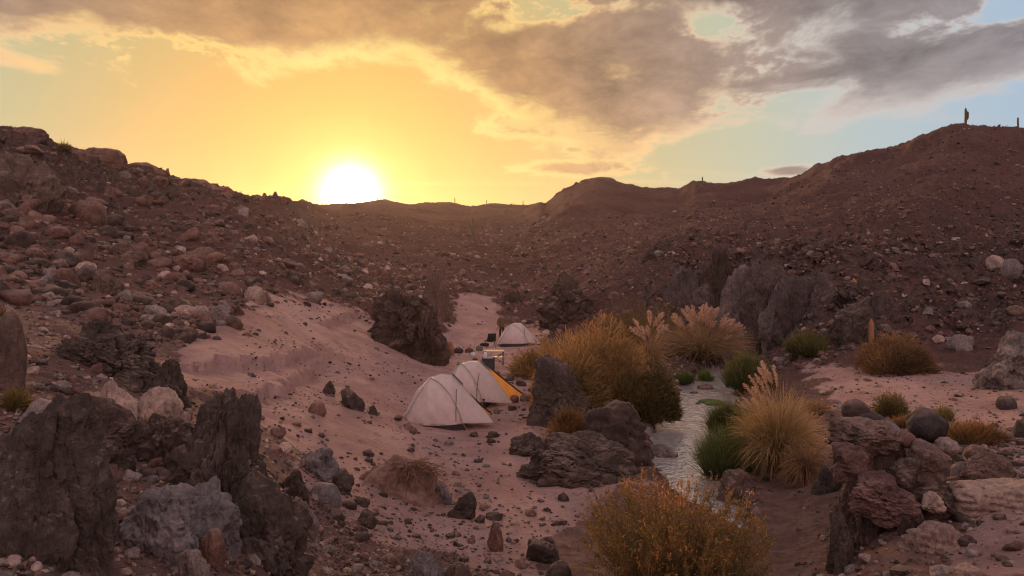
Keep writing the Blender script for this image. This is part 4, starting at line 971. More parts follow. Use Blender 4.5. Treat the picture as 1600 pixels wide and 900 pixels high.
for zs, nm, lb in GR:
    r_ = rest[np.isin(zn[rest], zs)]
    big = pxs[r_] > 7.5
    co_l, f_l, c_l, base = [], [], [], 0
    for sel, protos in ((r_[big], LOW), (r_[~big], TINY)):
        if not len(sel): continue
        a, f, c = join_copies(protos, rng.integers(0, len(protos), len(sel)), posr[sel], sc3[sel], M[sel], colr[sel])
        co_l.append(a); f_l.append(f + base); c_l.append(c); base += len(a)
    link(nm, mesh_np(nm, np.vstack(co_l), np.vstack(f_l), m_stones, False, None, np.vstack(c_l)), None, None, lb, 'rubble' if 'rubble' in nm else 'gravel', None, 'stuff')
# ------------------------------------------------------------------ plants
def leaf_material(name, trans=0.35, rough=0.7):
    m, t, b, out = material(name)
    c = attr(t, 'col', 'Color')
    t.put(b.inputs['Base Color'], c); b.inputs['Roughness'].default_value = rough
    tr = t.new('ShaderNodeBsdfTranslucent'); t.put(tr.inputs[0], c)
    mx = t.new('ShaderNodeMixShader'); mx.inputs[0].default_value = trans
    t.l.new(b.outputs[0], mx.inputs[1]); t.l.new(tr.outputs[0], mx.inputs[2]); t.l.new(mx.outputs[0], out.inputs[0])
    return m
m_leaf = leaf_material('foliage', 0.40)
m_plume = leaf_material('plume', 0.45)
m_twig = leaf_material('twig', 0.0, 0.85)
def empty(name, loc, label, cat, group=None):
    return link(name, None, None, loc, label, cat, group)
def ribbons(path, width, col, g):
    """flat strips along paths (N, K, 3) with widths (N, K) and colours (N, K, 3)"""
    N_, K, _ = path.shape
    tan = np.gradient(path, axis=1)
    rv = g.normal(size=(N_, 1, 3))
    side = np.cross(tan, rv); side /= np.linalg.norm(side, axis=2)[..., None] + 1e-9
    a = path - side * width[..., None] / 2; b_ = path + side * width[..., None] / 2
    co_ = np.stack([a, b_], 2).reshape(-1, 3)
    i0 = (np.arange(N_)[:, None] * K + np.arange(K - 1)[None]) * 2
    f = np.stack([i0, i0 + 1, i0 + 3, i0 + 2], -1).reshape(-1, 4)
    return co_, f, np.repeat(col.reshape(-1, 3), 2, 0)
def merge(parts):
    cs, fs, cc, base = [], [], [], 0
    for c_, f, k in parts:
        cs.append(c_); fs.append(f + base); cc.append(k); base += len(c_)
    return np.vstack(cs), np.vstack(fs), np.vstack(cc)
def arcs(base, d0, length, K, droop, g, wig=0.05):
    """K-point paths leaving base along d0 and bending down (droop > 0) on the way"""
    N_ = len(base); P_ = np.zeros((N_, K, 3)); P_[:, 0] = base; d = d0.copy()
    for k in range(1, K):
        P_[:, k] = P_[:, k - 1] + d * (length / (K - 1))[:, None]
        d = d + np.array([0, 0, -1.0]) * (droop / (K - 1))[:, None] + g.normal(0, wig, (N_, 3))
        d /= np.linalg.norm(d, axis=1)[:, None]
    return P_
def bush(name, label, px, top, base, wpx, Y, n, tip, mid, low, seed, depth=1.0, cat='bush', group=None, spray=0.15, wid=0.024, up=0.30, stems=60, lumps=9, hit=True):
    """a rounded shrub: dead-straight stems inside, sprays of fine twigs through the crown, rust at the tips"""
    g = np.random.default_rng(seed)
    if hit:
        gp = ground_at(px, base, Y * 0.6, Y * 1.6); Y = min(max(gp.y + 0.12 * wpx * Y / FPX, 0.8 * Y), 1.25 * Y)
    X = (px - 800) / FPX * Y; w = wpx * Y / FPX
    z0 = H(X, Y); h = CAMZ - (top - HOR) / FPX * Y - z0
    root = empty(name, (X, Y, z0 - 0.05), label, cat, group)
    root['kind'] = 'thing'
    # the crown is a clump of overlapping lobes
    lc = g.normal(size=(lumps, 3)) * np.array([0.24 * w, 0.24 * w * depth, 0.0]); lc[0] *= 0.2
    lc[:, 2] = 0.0
    lim = np.array([w * 0.30, w * 0.30 * depth, 1]); lc = np.clip(lc, -lim, lim)
    ls = g.uniform(0.5, 0.88, lumps); ls[0] = 1.0
    pick = g.integers(0, lumps, n)
    ridge_n = None
    n3 = g.normal(size=(n, 3)); n3[:, 2] = np.abs(n3[:, 2]) * 0.9; n3 /= np.linalg.norm(n3, axis=1)[:, None]
    rad = g.uniform(0.35, 1.0, n) ** 0.6
    half = 0.5 * w - 0.20 * w
    ext = np.stack([half + 0 * ls, half * depth + 0 * ls, h * 0.90 * ls], -1)[pick]
    P0 = lc[pick] + n3 * ext * rad[:, None]
    P0[:, 2] = np.maximum(P0[:, 2], 0.02)
    out = n3 * np.array([1, 1, 0.5]); d = out * (1 - up) + np.array([0, 0, up]) + g.normal(0, 0.25, (n, 3)); d /= np.linalg.norm(d, axis=1)[:, None]
    L = min(h, 1.7) * spray * g.uniform(0.5, 1.3, n) * (0.55 + 0.45 * rad)
    path = arcs(P0, d, L, 3, g.uniform(-0.2, 0.3, n), g, 0.12)
    wd = np.stack([np.full(n, 1.0), np.full(n, 0.8), np.full(n, 0.25)], 1) * (wid * g.uniform(0.6, 1.5, n))[:, None]
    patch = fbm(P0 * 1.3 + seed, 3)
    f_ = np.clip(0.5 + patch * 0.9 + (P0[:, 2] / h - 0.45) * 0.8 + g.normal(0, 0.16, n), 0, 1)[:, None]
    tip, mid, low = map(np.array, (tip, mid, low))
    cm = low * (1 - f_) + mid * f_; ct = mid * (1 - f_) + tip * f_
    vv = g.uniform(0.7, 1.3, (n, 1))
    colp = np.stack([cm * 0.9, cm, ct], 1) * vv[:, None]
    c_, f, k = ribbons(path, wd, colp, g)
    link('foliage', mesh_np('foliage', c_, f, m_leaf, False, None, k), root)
    s0 = np.zeros((stems, 3)); s0[:, :2] = g.normal(0, 0.10 * w, (stems, 2)); s0[:, 2] = -0.05
    q = g.integers(0, n, stems)
    dv = P0[q] - s0; ln = np.linalg.norm(dv, axis=1)
    dv = dv / ln[:, None] + np.array([0, 0, 0.35]); dv /= np.linalg.norm(dv, axis=1)[:, None]
    sp = arcs(s0, dv, ln, 5, np.full(stems, 0.3), g, 0.08)
    c_, f, k = ribbons(sp, np.linspace(1, 0.3, 5)[None] * np.full((stems, 1), 0.03 * max(0.5, min(1.2, h / 2))), np.broadcast_to(np.array([0.16, 0.10, 0.07]), (stems, 5, 3)), g)
    link('stems', mesh_np('stems', c_, f, m_twig, False, None, k), root)
    return root
RUST, RUSTM, OLIVE = (0.68, 0.365, 0.15), (0.43, 0.255, 0.105), (0.20, 0.15, 0.062)
GREEN_T, GREEN_M, GREEN_L = (0.26, 0.23, 0.075), (0.15, 0.15, 0.05), (0.07, 0.085, 0.03)
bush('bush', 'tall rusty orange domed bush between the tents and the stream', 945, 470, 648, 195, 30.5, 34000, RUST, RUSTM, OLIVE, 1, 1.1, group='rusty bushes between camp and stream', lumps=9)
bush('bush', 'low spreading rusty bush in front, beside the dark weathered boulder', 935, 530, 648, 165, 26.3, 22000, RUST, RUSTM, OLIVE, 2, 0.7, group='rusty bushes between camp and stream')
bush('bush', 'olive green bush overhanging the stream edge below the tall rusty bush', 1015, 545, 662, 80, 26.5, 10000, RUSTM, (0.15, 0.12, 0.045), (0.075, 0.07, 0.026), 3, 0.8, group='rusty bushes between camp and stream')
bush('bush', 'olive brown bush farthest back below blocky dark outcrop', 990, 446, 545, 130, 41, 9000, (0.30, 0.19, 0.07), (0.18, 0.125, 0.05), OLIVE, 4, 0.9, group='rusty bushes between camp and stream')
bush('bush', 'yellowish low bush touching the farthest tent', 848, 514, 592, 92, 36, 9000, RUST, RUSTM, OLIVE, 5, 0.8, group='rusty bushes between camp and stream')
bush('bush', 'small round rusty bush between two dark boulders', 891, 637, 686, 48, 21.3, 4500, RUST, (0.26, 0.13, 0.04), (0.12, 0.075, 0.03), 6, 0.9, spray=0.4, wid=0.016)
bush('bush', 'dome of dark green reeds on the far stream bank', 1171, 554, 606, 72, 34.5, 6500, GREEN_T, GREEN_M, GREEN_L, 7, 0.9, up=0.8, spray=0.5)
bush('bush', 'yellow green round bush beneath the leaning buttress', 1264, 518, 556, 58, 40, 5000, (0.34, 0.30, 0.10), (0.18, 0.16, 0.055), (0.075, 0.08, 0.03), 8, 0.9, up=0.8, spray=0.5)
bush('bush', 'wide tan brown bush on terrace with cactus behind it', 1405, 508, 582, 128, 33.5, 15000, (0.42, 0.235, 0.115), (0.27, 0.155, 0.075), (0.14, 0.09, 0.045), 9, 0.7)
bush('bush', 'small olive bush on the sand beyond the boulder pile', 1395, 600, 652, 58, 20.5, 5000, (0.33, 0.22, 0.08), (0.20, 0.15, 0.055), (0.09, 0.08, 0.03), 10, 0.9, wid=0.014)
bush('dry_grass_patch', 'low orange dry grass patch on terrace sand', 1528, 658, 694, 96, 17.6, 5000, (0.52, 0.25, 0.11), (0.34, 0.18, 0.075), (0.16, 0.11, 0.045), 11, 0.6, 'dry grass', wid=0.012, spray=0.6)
bush('dry_grass_patch', 'small yellow grass tuft behind the black egg boulder', 1475, 636, 662, 26, 18.5, 1500, (0.40, 0.30, 0.10), (0.24, 0.2, 0.07), (0.1, 0.1, 0.04), 12, 0.9, 'dry grass', wid=0.012, spray=0.7, up=.8)
bush('dry_grass_patch', 'orange grass wisp between black egg boulder and olive bush', 1412, 648, 668, 34, 17.5, 1500, (0.52, 0.26, 0.1), (0.3, 0.17, 0.07), (0.16, 0.11, 0.045), 13, 0.9, 'dry grass', wid=0.012, spray=0.6)
bush('water_plant', 'bright green water plants hanging over stream below tall pampas', 1148, 684, 748, 84, 18.6, 7000, (0.30, 0.33, 0.10), (0.17, 0.19, 0.06), (0.075, 0.09, 0.035), 14, 0.9, 'water plant', wid=0.012, up=.7, spray=.75, lumps=5)
bush('water_plant', 'dark green plants on the bank beside green algae', 1142, 640, 684, 48, 22.8, 4500, (0.21, 0.24, 0.065), (0.12, 0.14, 0.04), (0.05, 0.065, 0.022), 15, 0.9, 'water plant', wid=0.014, up=.7, spray=.75, lumps=5)
bush('water_plant', 'tiny green tuft on a stone in the upper stream', 1103, 580, 606, 20, 31.5, 1300, (0.26, 0.30, 0.07), (0.14, 0.18, 0.05), (0.06, 0.085, 0.03), 16, 0.9, 'water plant', up=.8, spray=.6)
bush('water_plant', 'small green tuft at the left bank of the upper stream', 1070, 580, 602, 24, 33, 1300, (0.22, 0.26, 0.06), (0.13, 0.16, 0.05), (0.06, 0.085, 0.03), 17, 0.9, 'water plant', up=.8, spray=.6)
bush('bush', 'sparse little bush on the skyline of the layered ridge', 99, 220, 240, 22, 48.5, 380, (0.40, 0.26, 0.1), (0.26, 0.17, 0.07), (0.16, 0.11, 0.05), 18, 0.9, wid=0.03, spray=.5, stems=14)
bush('bush', 'yellowish weed beside the fissured rock wall top', 22, 596, 640, 50, 9.6, 1500, (0.34, 0.22, 0.06), (0.2, 0.14, 0.05), (0.1, 0.08, 0.03), 19, 0.9, wid=0.008, spray=.4)
bush('bush', 'yellowish weed on the slope at the picture edge', 4, 474, 512, 30, 17, 900, (0.34, 0.22, 0.06), (0.2, 0.14, 0.05), (0.1, 0.08, 0.03), 20, 0.9, wid=0.012, spray=.4)

# ---- the leafy bush in the foreground: stems, side twigs, small leaves, rusty tips
def leafy_bush(px, top, base, wpx, Y, label, seed):
    g = np.random.default_rng(seed)
    X = (px - 800) / FPX * Y; w = wpx * Y / FPX; z0 = H(X, Y); h = CAMZ - (top - HOR) / FPX * Y - z0
    root = empty('leafy_bush', (X, Y, z0 - 0.05), label, 'bush')
    n = 430
    az_ = g.uniform(0, math.tau, n); rr_ = np.sqrt(g.uniform(0, 1, n))
    b0 = np.stack([np.cos(az_) * rr_ * w * 0.16, np.sin(az_) * rr_ * w * 0.16, 0 * az_], -1)
    tip_r = rr_ * w * 0.49
    # uneven top: some stems stand well clear of the rest
    hh = h * (1.0 - 0.30 * rr_ ** 2.5) * g.uniform(0.52, 1.0, n) * np.where(g.uniform(0, 1, n) > 0.94, 1.06, 0.95)
    tipp = np.stack([np.cos(az_) * tip_r, np.sin(az_) * tip_r, hh], -1)
    dv = tipp - b0; L = np.linalg.norm(dv, axis=1); d = dv / L[:, None]; d[:, 2] += 0.15; d /= np.linalg.norm(d, axis=1)[:, None]
    K = 8
    sp = arcs(b0, d, L, K, g.uniform(0.05, 0.35, n), g, 0.035)
    sc_ = np.array([0.25, 0.155, 0.10])
    parts = [ribbons(sp, np.linspace(1, 0.25, K)[None] * g.uniform(0.010, 0.016, (n, 1)), np.broadcast_to(sc_, (n, K, 3)) * g.uniform(.6, 1.4, (n, 1, 1)), g)]
    tw_p, tw_d, tw_l, tw_t = [], [], [], []
    for j in range(16):
        u = g.uniform(0.28, 1.0, n); kf = u * (K - 1); i = np.clip(kf.astype(int), 0, K - 2); fr = (kf - i)[:, None]
        ar = np.arange(n)
        p_ = sp[ar, i] * (1 - fr) + sp[ar, i + 1] * fr; td = sp[ar, i + 1] - sp[ar, i]; td /= np.linalg.norm(td, axis=1)[:, None]
        q = td + g.normal(0, 0.42, (n, 3)) + np.array([0, 0, .2]); q /= np.linalg.norm(q, axis=1)[:, None]
        tw_p.append(p_); tw_d.append(q); tw_l.append(g.uniform(0.10, 0.30, n) * (1.1 - 0.5 * u)); tw_t.append(u)
    tp, td, tl, tu = np.vstack(tw_p), np.vstack(tw_d), np.concatenate(tw_l), np.concatenate(tw_t)
    tws = arcs(tp, td, tl, 3, np.full(len(tp), 0.0), g, 0.08)
    parts.append(ribbons(tws, np.array([[0.007, 0.005, 0.003]]) * np.ones((len(tp), 1)), np.broadcast_to(sc_ * 1.1, (len(tp), 3, 3)), g))
    c_, f, k = merge(parts)
    link('stems', mesh_np('stems', c_, f, m_twig, False, None, k), root)
    m = 8
    rep = np.repeat(np.arange(len(tp)), m); u = g.uniform(0.15, 1.05, len(rep))
    p_ = tp[rep] + (tws[rep, 2] - tp[rep]) * u[:, None]
    q = td[rep] * 0.7 + g.normal(0, 0.55, (len(rep), 3)); q /= np.linalg.norm(q, axis=1)[:, None]
    ll = g.uniform(0.022, 0.05, len(rep))
    lp = np.stack([p_, p_ + q * ll[:, None] * 0.55, p_ + q * ll[:, None]], 1)
    wl = np.stack([ll * 0.14, ll * 0.34, ll * 0.05], 1)
    hf = np.clip(p_[:, 2] / h, 0, 1)
    patch = fbm(p_ * 2.2 + 5, 2)
    rusty = np.clip(0.04 + 0.62 * hf * (tu[rep] * 0.5 + u * 0.6) + patch * 0.5 + g.normal(0, .16, len(rep)), 0, 1)[:, None]
    ca, cb, cc_ = np.array([0.12, 0.115, 0.035]), np.array([0.36, 0.22, 0.065]), np.array([0.78, 0.33, 0.13])
    cl_ = np.where(rusty < 0.5, ca + (cb - ca) * rusty * 2, cb + (cc_ - cb) * (rusty * 2 - 1)) * g.uniform(.7, 1.35, (len(rep), 1))
    c_, f, k = ribbons(lp, wl, np.repeat(cl_[:, None], 3, 1), g)
    link('foliage', mesh_np('foliage', c_, f, m_leaf, False, None, k), root)
leafy_bush(1052, 728, 985, 318, 10.8, 'large leafy orange and green bush at the bottom edge', 31)

# ---- pampas grass
def plume_mesh(g):
    n = 120; u = g.uniform(0, 1, n)
    ax = np.stack([0.06 * u ** 2, 0 * u, 0.62 * u], -1)
    d = np.stack([g.normal(0, .5, n) + .25, g.normal(0, .5, n), np.full(n, 1.0)], -1); d /= np.linalg.norm(d, axis=1)[:, None]
    L = 0.16 * (0.45 + np.sin(np.clip(u, 0, 1) * math.pi) * 0.75)
    path = arcs(ax, d, L, 3, np.full(n, .35), g, 0.05)
    col_ = np.broadcast_to(np.array([0.74, 0.52, 0.40]), (n, 3, 3)) * g.uniform(.75, 1.15, (n, 1, 1))
    a = ribbons(path, np.array([[.018, .02, .006]]) * np.ones((n, 1)), col_, g)
    st_ = np.zeros((3, 5, 3)); st_[..., 2] = np.linspace(-0.75, 0.3, 5)[None]
    b_ = ribbons(st_, np.full((3, 5), 0.012), np.broadcast_to(np.array([0.38, 0.26, 0.15]), (3, 5, 3)), g)
    return merge([a, b_])
PLUMES = []
for i in range(4):
    c_, f, k = plume_mesh(np.random.default_rng(60 + i)); PLUMES.append(mesh_np('plume', c_, f, m_plume, False, None, k))
def pampas(label, px, top, base, wpx, Y, blades, plumes, seed, tip, mid, low, depth=0.9, group=None, droop=1.5, name='pampas_grass', spread=None, ps=1.0):
    g = np.random.default_rng(seed)
    gp = ground_at(px, base, Y * 0.7, Y * 1.4); Y = gp.y + 0.15 * wpx * gp.y / FPX
    X = (px - 800) / FPX * Y; w = wpx * Y / FPX; z0 = H(X, Y); h = CAMZ - (top - HOR) / FPX * Y - z0
    root = empty(name, (X, Y, z0 - 0.04), label, 'pampas grass' if plumes else 'grass tussock', group)
    n = blades; a = g.uniform(0, math.tau, n); r_ = np.sqrt(g.uniform(0, 1, n))
    b0 = np.stack([np.cos(a) * r_ * w * .22, np.sin(a) * r_ * w * .22 * depth, g.uniform(0, .1, n) * h], -1)
    lean = g.uniform(0.1, 1.0, n)
    d = np.stack([np.cos(a) * lean, np.sin(a) * lean, np.full(n, 1.0)], -1); d /= np.linalg.norm(d, axis=1)[:, None]
    L = h * g.uniform(0.9, 1.5, n)
    path = arcs(b0, d, L, 7, g.uniform(0.5, 1.6, n) * droop, g, 0.10)
    lim = 0.5 * w / np.maximum(np.percentile(np.abs(path[..., 0]).max(1), 80), 1e-3)
    path[..., 0] *= min(1.0, lim * 1.1); path[..., 1] *= min(1.0, lim * 1.1)
    path[..., 2] *= min(1.2, h * (0.86 if plumes else 1.0) / path[..., 2].max()); path[..., 2] = np.maximum(path[..., 2], 0.0)
    tip, mid, low = map(np.array, (tip, mid, low))
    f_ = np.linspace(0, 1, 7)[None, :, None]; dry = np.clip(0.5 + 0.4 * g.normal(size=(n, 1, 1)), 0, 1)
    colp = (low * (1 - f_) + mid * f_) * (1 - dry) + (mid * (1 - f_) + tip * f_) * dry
    wd = np.array([[1, 1, .9, .8, .6, .4, .15]]) * g.uniform(.012, .022, (n, 1)) * max(1, Y / 22)
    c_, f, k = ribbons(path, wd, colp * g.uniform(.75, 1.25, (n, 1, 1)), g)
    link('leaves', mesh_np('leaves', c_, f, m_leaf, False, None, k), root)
    for i in range(plumes):
        aa = g.uniform(0, math.tau) if spread is None else R(g.normal(spread[0], spread[1])); le = g.uniform(.15, .95)
        rr_ = w * 0.44 * le
        zt = h * (1.0 - 0.42 * le ** 2) * g.uniform(.86, 1.0)
        o = link('plume', PLUMES[i % 4], root, (math.cos(aa) * rr_, math.sin(aa) * rr_ * depth, zt - 0.45 * ps * h / 2.6))
        o.rotation_euler = (0, R(12 + 50 * le * g.uniform(.6, 1.1)), aa)
        s_ = h / 2.6 * g.uniform(.8, 1.15) * ps; o.scale = (s_, s_, s_)
DRYT, DRYM, DRYL = (0.56, 0.36, 0.21), (0.34, 0.22, 0.11), (0.13, 0.10, 0.045)
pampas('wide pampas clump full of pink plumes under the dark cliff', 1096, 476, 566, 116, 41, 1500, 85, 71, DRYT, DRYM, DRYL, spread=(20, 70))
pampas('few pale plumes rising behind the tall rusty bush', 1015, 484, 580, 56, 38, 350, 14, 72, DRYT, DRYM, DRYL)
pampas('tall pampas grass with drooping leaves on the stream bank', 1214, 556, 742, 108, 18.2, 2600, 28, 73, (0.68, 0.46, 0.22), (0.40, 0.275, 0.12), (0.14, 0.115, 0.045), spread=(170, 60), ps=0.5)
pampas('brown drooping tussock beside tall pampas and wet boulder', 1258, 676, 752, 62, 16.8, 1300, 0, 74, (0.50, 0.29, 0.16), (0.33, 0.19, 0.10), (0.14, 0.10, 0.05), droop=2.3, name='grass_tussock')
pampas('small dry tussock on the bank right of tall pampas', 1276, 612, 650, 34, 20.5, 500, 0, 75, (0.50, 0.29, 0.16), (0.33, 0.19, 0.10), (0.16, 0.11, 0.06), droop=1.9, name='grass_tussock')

# ---- dark green blotch lying flat in the stream
m_blotch, t, b, _ = material('blotch')
pz = t.new('ShaderNodeNewGeometry').outputs['Position']
t.put(b.inputs['Base Color'], t.mix(t.noise(pz, 14, 4), (0.035, 0.07, 0.012), (0.09, 0.14, 0.03)))
b.inputs['Roughness'].default_value = 0.6
bump(t, b, t.noise(pz, 30, 4), 0.8, 0.03)
g = np.random.default_rng(5)
v, f = ico(4)
v = v * (1 + 0.25 * fbm(v * np.array([1.3, 1.3, .2]) + 4, 3))[:, None] * np.array([0.42, 0.62, 0.06])
p_ = at(1114, 627, 5.3 * FPX / (627 - HOR))
link('green_blotch', mesh_np('green_blotch', v, f, m_blotch), None, (p_.x - .05, p_.y, STREAM_Z + 0.03), 'dark green algae lying at the right edge of stream', 'blotch')

# ---- dead root mound
gp = ground_at(615, 772, 9, 25)
X, Y = gp.x, gp.y + 0.5
z0 = H(X, Y)
root = empty('root_mound', (X, Y, z0), 'sandy hummock covered with dead dry roots on the gravel', 'dead bush')
m_mound, t, b, _ = material('mound')
pz = t.new('ShaderNodeNewGeometry').outputs['Position']
t.put(b.inputs['Base Color'], t.mix(t.smooth(t.noise(pz, 5, 5, .6), .35, .65), (0.19, 0.105, 0.085), (0.40, 0.25, 0.21)))
b.inputs['Roughness'].default_value = 0.95
bump(t, b, t.noise(pz, 14, 6, .65), 0.9, 0.08)
v, f = ico(5)
v = v * (1 + 0.22 * fbm(v * 1.2 + 8, 3) + 0.06 * fbm(v * 5 + 8, 3))[:, None]
w_ = 128 * Y / FPX / 2
v = v * np.array([w_, w_ * .8, 0.70]); v[:, 2] -= 0.12
link('mound', mesh_np('mound', v, f, m_mound), root)
g = np.random.default_rng(6); n = 520
a = g.normal(-1.1, 1.0, n); le = g.uniform(.25, .95, n)
b0 = np.stack([np.cos(a) * w_ * le * .75 + 0.18, np.sin(a) * w_ * .62 * le, 0.56 * np.sqrt(np.clip(1.02 - le ** 2 * .9, 0, 1)) + .03], -1)
d = np.stack([np.cos(a) * .7, np.sin(a) * .7, g.uniform(-1.0, .15, n)], -1) + g.normal(0, .35, (n, 3)); d /= np.linalg.norm(d, axis=1)[:, None]
path = arcs(b0, d, g.uniform(.25, .6, n), 6, g.uniform(.3, 1.6, n), g, .22)
c_, f, k = ribbons(path, np.linspace(1, .35, 6)[None] * g.uniform(.008, .024, (n, 1)), np.broadcast_to(np.array([0.24, 0.135, 0.09]), (n, 6, 3)) * g.uniform(.5, 1.4, (n, 1, 1)), g)
link('dead_roots', mesh_np('dead_roots', c_, f, m_twig, False, None, k), root)

# ---- cacti
m_cact, t, b, _ = material('cactus')
oi = t.new('ShaderNodeTexCoord').outputs['Object']
t.put(b.inputs['Base Color'], t.mix(t.noise(oi, 6, 4), (0.10, 0.095, 0.045), (0.22, 0.16, 0.085)))
b.inputs['Roughness'].default_value = 0.8
def column(h, r, K=10, S=22, bend=0.0, off=(0, 0, 0), elbow=0.0):
    zs = np.linspace(0, 1, K); A = np.linspace(0, math.tau, S, endpoint=False)
    rad = r * np.where(zs < .85, 0.86 + 0.14 * np.sin(zs * 3), np.sqrt(np.clip(1 - ((zs - .85) / .15) ** 2, 0.02, 1)))
    rib = 1 + 0.14 * np.cos(A * (S // 2))
    cx = bend * np.sin(zs * 2.2) + elbow * np.sqrt(np.clip(zs / 0.3, 0, 1)); cz = zs * h
    v = np.stack([cx[:, None] + rad[:, None] * rib[None] * np.cos(A)[None], rad[:, None] * rib[None] * np.sin(A)[None], np.broadcast_to(cz[:, None], (K, S))], -1).reshape(-1, 3) + np.array(off)
    i = np.arange(K - 1)[:, None] * S; j = np.arange(S)[None]
    q = np.stack([i + j, i + (j + 1) % S, i + S + (j + 1) % S, i + S + j], -1).reshape(-1, 4)
    return v, q
m_wool, t, b, _ = material('woolly_cactus')
t.put(b.inputs['Base Color'], t.mix(t.noise(t.new('ShaderNodeTexCoord').outputs['Object'], 14, 4), (0.30, 0.13, 0.06), (0.52, 0.26, 0.13)))
b.inputs['Roughness'].default_value = 0.9
def cactus(label, px, top, base, Y, seed, arms=(), r=None, mat=None, group='column cacti on the skyline'):
    h = (base - top) * Y / FPX
    X = (px - 800) / FPX * Y
    z0 = CAMZ - (base - HOR) / FPX * Y
    gz_ = min(H(X, Y), z0)
    h += z0 - gz_ + 0.15
    root = empty('column_cactus', (X, Y, gz_ - 0.15), label, 'cactus', group)
    r = r or 0.03 * h + 0.06
    v, q = column(h, r, bend=0.03 * h * (1 if seed % 2 else -1))
    link('trunk', mesh_np('trunk', v, q, mat or m_cact), root)
    for (zf, side, hf) in arms:
        v, q = column(h * hf, r * .8, elbow=side * r * 2.0, off=(side * r * .5, 0, h * zf))
        link('arm', mesh_np('arm', v, q, m_cact), root)
RY = lambda px: float(np.interp(px, rpx, rY))
cactus('tall cactus with side arm on top of the highest hill', 1508, 168, 202, RY(1508), 1, ((.42, 1, .42), (.05, 1, .22)))
cactus('straight lone cactus on the highest hill near picture edge', 1591, 183, 199, RY(1591), 2)
cactus('straight cactus on the low ridge between both hills', 1097, 276, 293, RY(1097), 3)
cactus('tiny stub cactus on the low saddle before straight ridge cactus', 1060, 295, 300, RY(1060), 4)
cactus('thin cactus on far ridge just right of the sun', 590, 307, 316, RY(590), 5)
cactus('thin cactus on a bump of the far ridge', 711, 309, 319, RY(711), 6)
cactus('small cactus on far ridge in the dip', 760, 312, 322, RY(760), 7)
cactus('faint cactus on far ridge beside its twin', 800, 316, 323, RY(800), 8)
cactus('faint cactus on far ridge closest to the rocky knoll', 817, 313, 323, RY(817), 9)
cactus('taller column cactus on valley slope below far ridge', 742, 350, 382, 105, 10, group='column cacti on the valley slope')
cactus('shorter column cactus behind its taller neighbour on valley slope', 738, 340, 362, 120, 11, group='column cacti on the valley slope')
gp = ground_at(1362, 560, 28, 50)
cactus('stubby orange woolly cactus poking out of the tan bush', 1363, 498, 556, 34.6, 12, r=0.11, mat=m_wool, group='cacti on the terrace')
cactus('small dry cactus stub on the leaning rock buttress', 1333, 434, 452, 39, 13, r=0.12, mat=m_wool, group='cacti on the terrace')
# ------------------------------------------------------------------ the camp
def plain(name, color, rough=0.7, nscale=20, var=0.15, bmp=0.0, metal=0.0, trans=0.0):
    m, t, b, out = material(name)
    oc = t.new('ShaderNodeTexCoord').outputs['Object']
    n_ = t.noise(oc, nscale, 4, .6)
    c = t.mix(1.0, color, t.lin(n_, .3, .7, 1 - var, 1 + var), 'MULTIPLY')
    t.put(b.inputs['Base Color'], c); b.inputs['Roughness'].default_value = rough; b.inputs['Metallic'].default_value = metal
    if bmp: bump(t, b, t.noise(oc, nscale * .5, 5, .6), bmp, 0.02)
    if trans:
        tr = t.new('ShaderNodeBsdfTranslucent'); t.put(tr.inputs[0], c)
        mx = t.new('ShaderNodeMixShader'); mx.inputs[0].default_value = trans
        t.l.new(b.outputs[0], mx.inputs[1]); t.l.new(tr.outputs[0], mx.inputs[2]); t.l.new(mx.outputs[0], out.inputs[0])
    return m
m_fly = plain('tent_fly', (0.74, 0.60, 0.57), 0.55, 5, 0.07, 0.25, trans=0.22)
m_seam = plain('tent_seam', (0.42, 0.36, 0.35), 0.6)
m_skirt = plain('tent_floor', (0.045, 0.038, 0.035), 0.6)
m_orange = plain('tent_lining', (0.80, 0.40, 0.10), 0.5, 6, 0.1, trans=0.35)
m_black = plain('black_trim', (0.03, 0.028, 0.028), 0.5)
m_grey = plain('vent_mesh', (0.16, 0.15, 0.16), 0.7)
m_line = plain('guy_line', (0.35, 0.22, 0.14), 0.6)
def tube_np(pts, r, S=6, closed_ends=True):
    pts = np.asarray(pts, float); K = len(pts)
    tan = np.gradient(pts, axis=0); tan /= np.linalg.norm(tan, axis=1)[:, None] + 1e-9
    ref = np.where(np.abs(tan[:, 2:3]) > .9, np.array([[1., 0, 0]]), np.array([[0, 0, 1.]]))
    a = np.cross(tan, ref); a /= np.linalg.norm(a, axis=1)[:, None]; b_ = np.cross(tan, a)
    A = np.linspace(0, math.tau, S, endpoint=False)
    rr_ = np.broadcast_to(np.asarray(r, float), (K,))
    v = pts[:, None] + rr_[:, None, None] * (np.cos(A)[None, :, None] * a[:, None] + np.sin(A)[None, :, None] * b_[:, None])
    i = np.arange(K - 1)[:, None] * S; j = np.arange(S)[None]
    q = np.stack([i + j, i + (j + 1) % S, i + S + (j + 1) % S, i + S + j], -1).reshape(-1, 4)
    return v.reshape(-1, 3), q
def box_np(cx, cy, cz, sx_, sy, sz):
    v = np.array([[x, y, z] for x in (-1, 1) for y in (-1, 1) for z in (-1, 1)], float) * np.array([sx_, sy, sz]) / 2 + np.array([cx, cy, cz])
    return v, np.array([[0, 1, 3, 2], [4, 6, 7, 5], [0, 4, 5, 1], [2, 3, 7, 6], [0, 2, 6, 4], [1, 5, 7, 3]])
def joinq(parts):
    cs, fs, base = [], [], 0
    for v, f in parts:
        cs.append(v); fs.append(f + base); base += len(v)
    return np.vstack(cs), np.vstack(fs)
TX = [-1.25, -1.05, -0.78, -0.45, -0.15, 0.20, 0.5, 0.8, 1.1, 1.40]
THT = [0.10, 0.52, 0.92, 1.17, 1.26, 1.25, 1.00, 0.68, 0.37, 0.07]
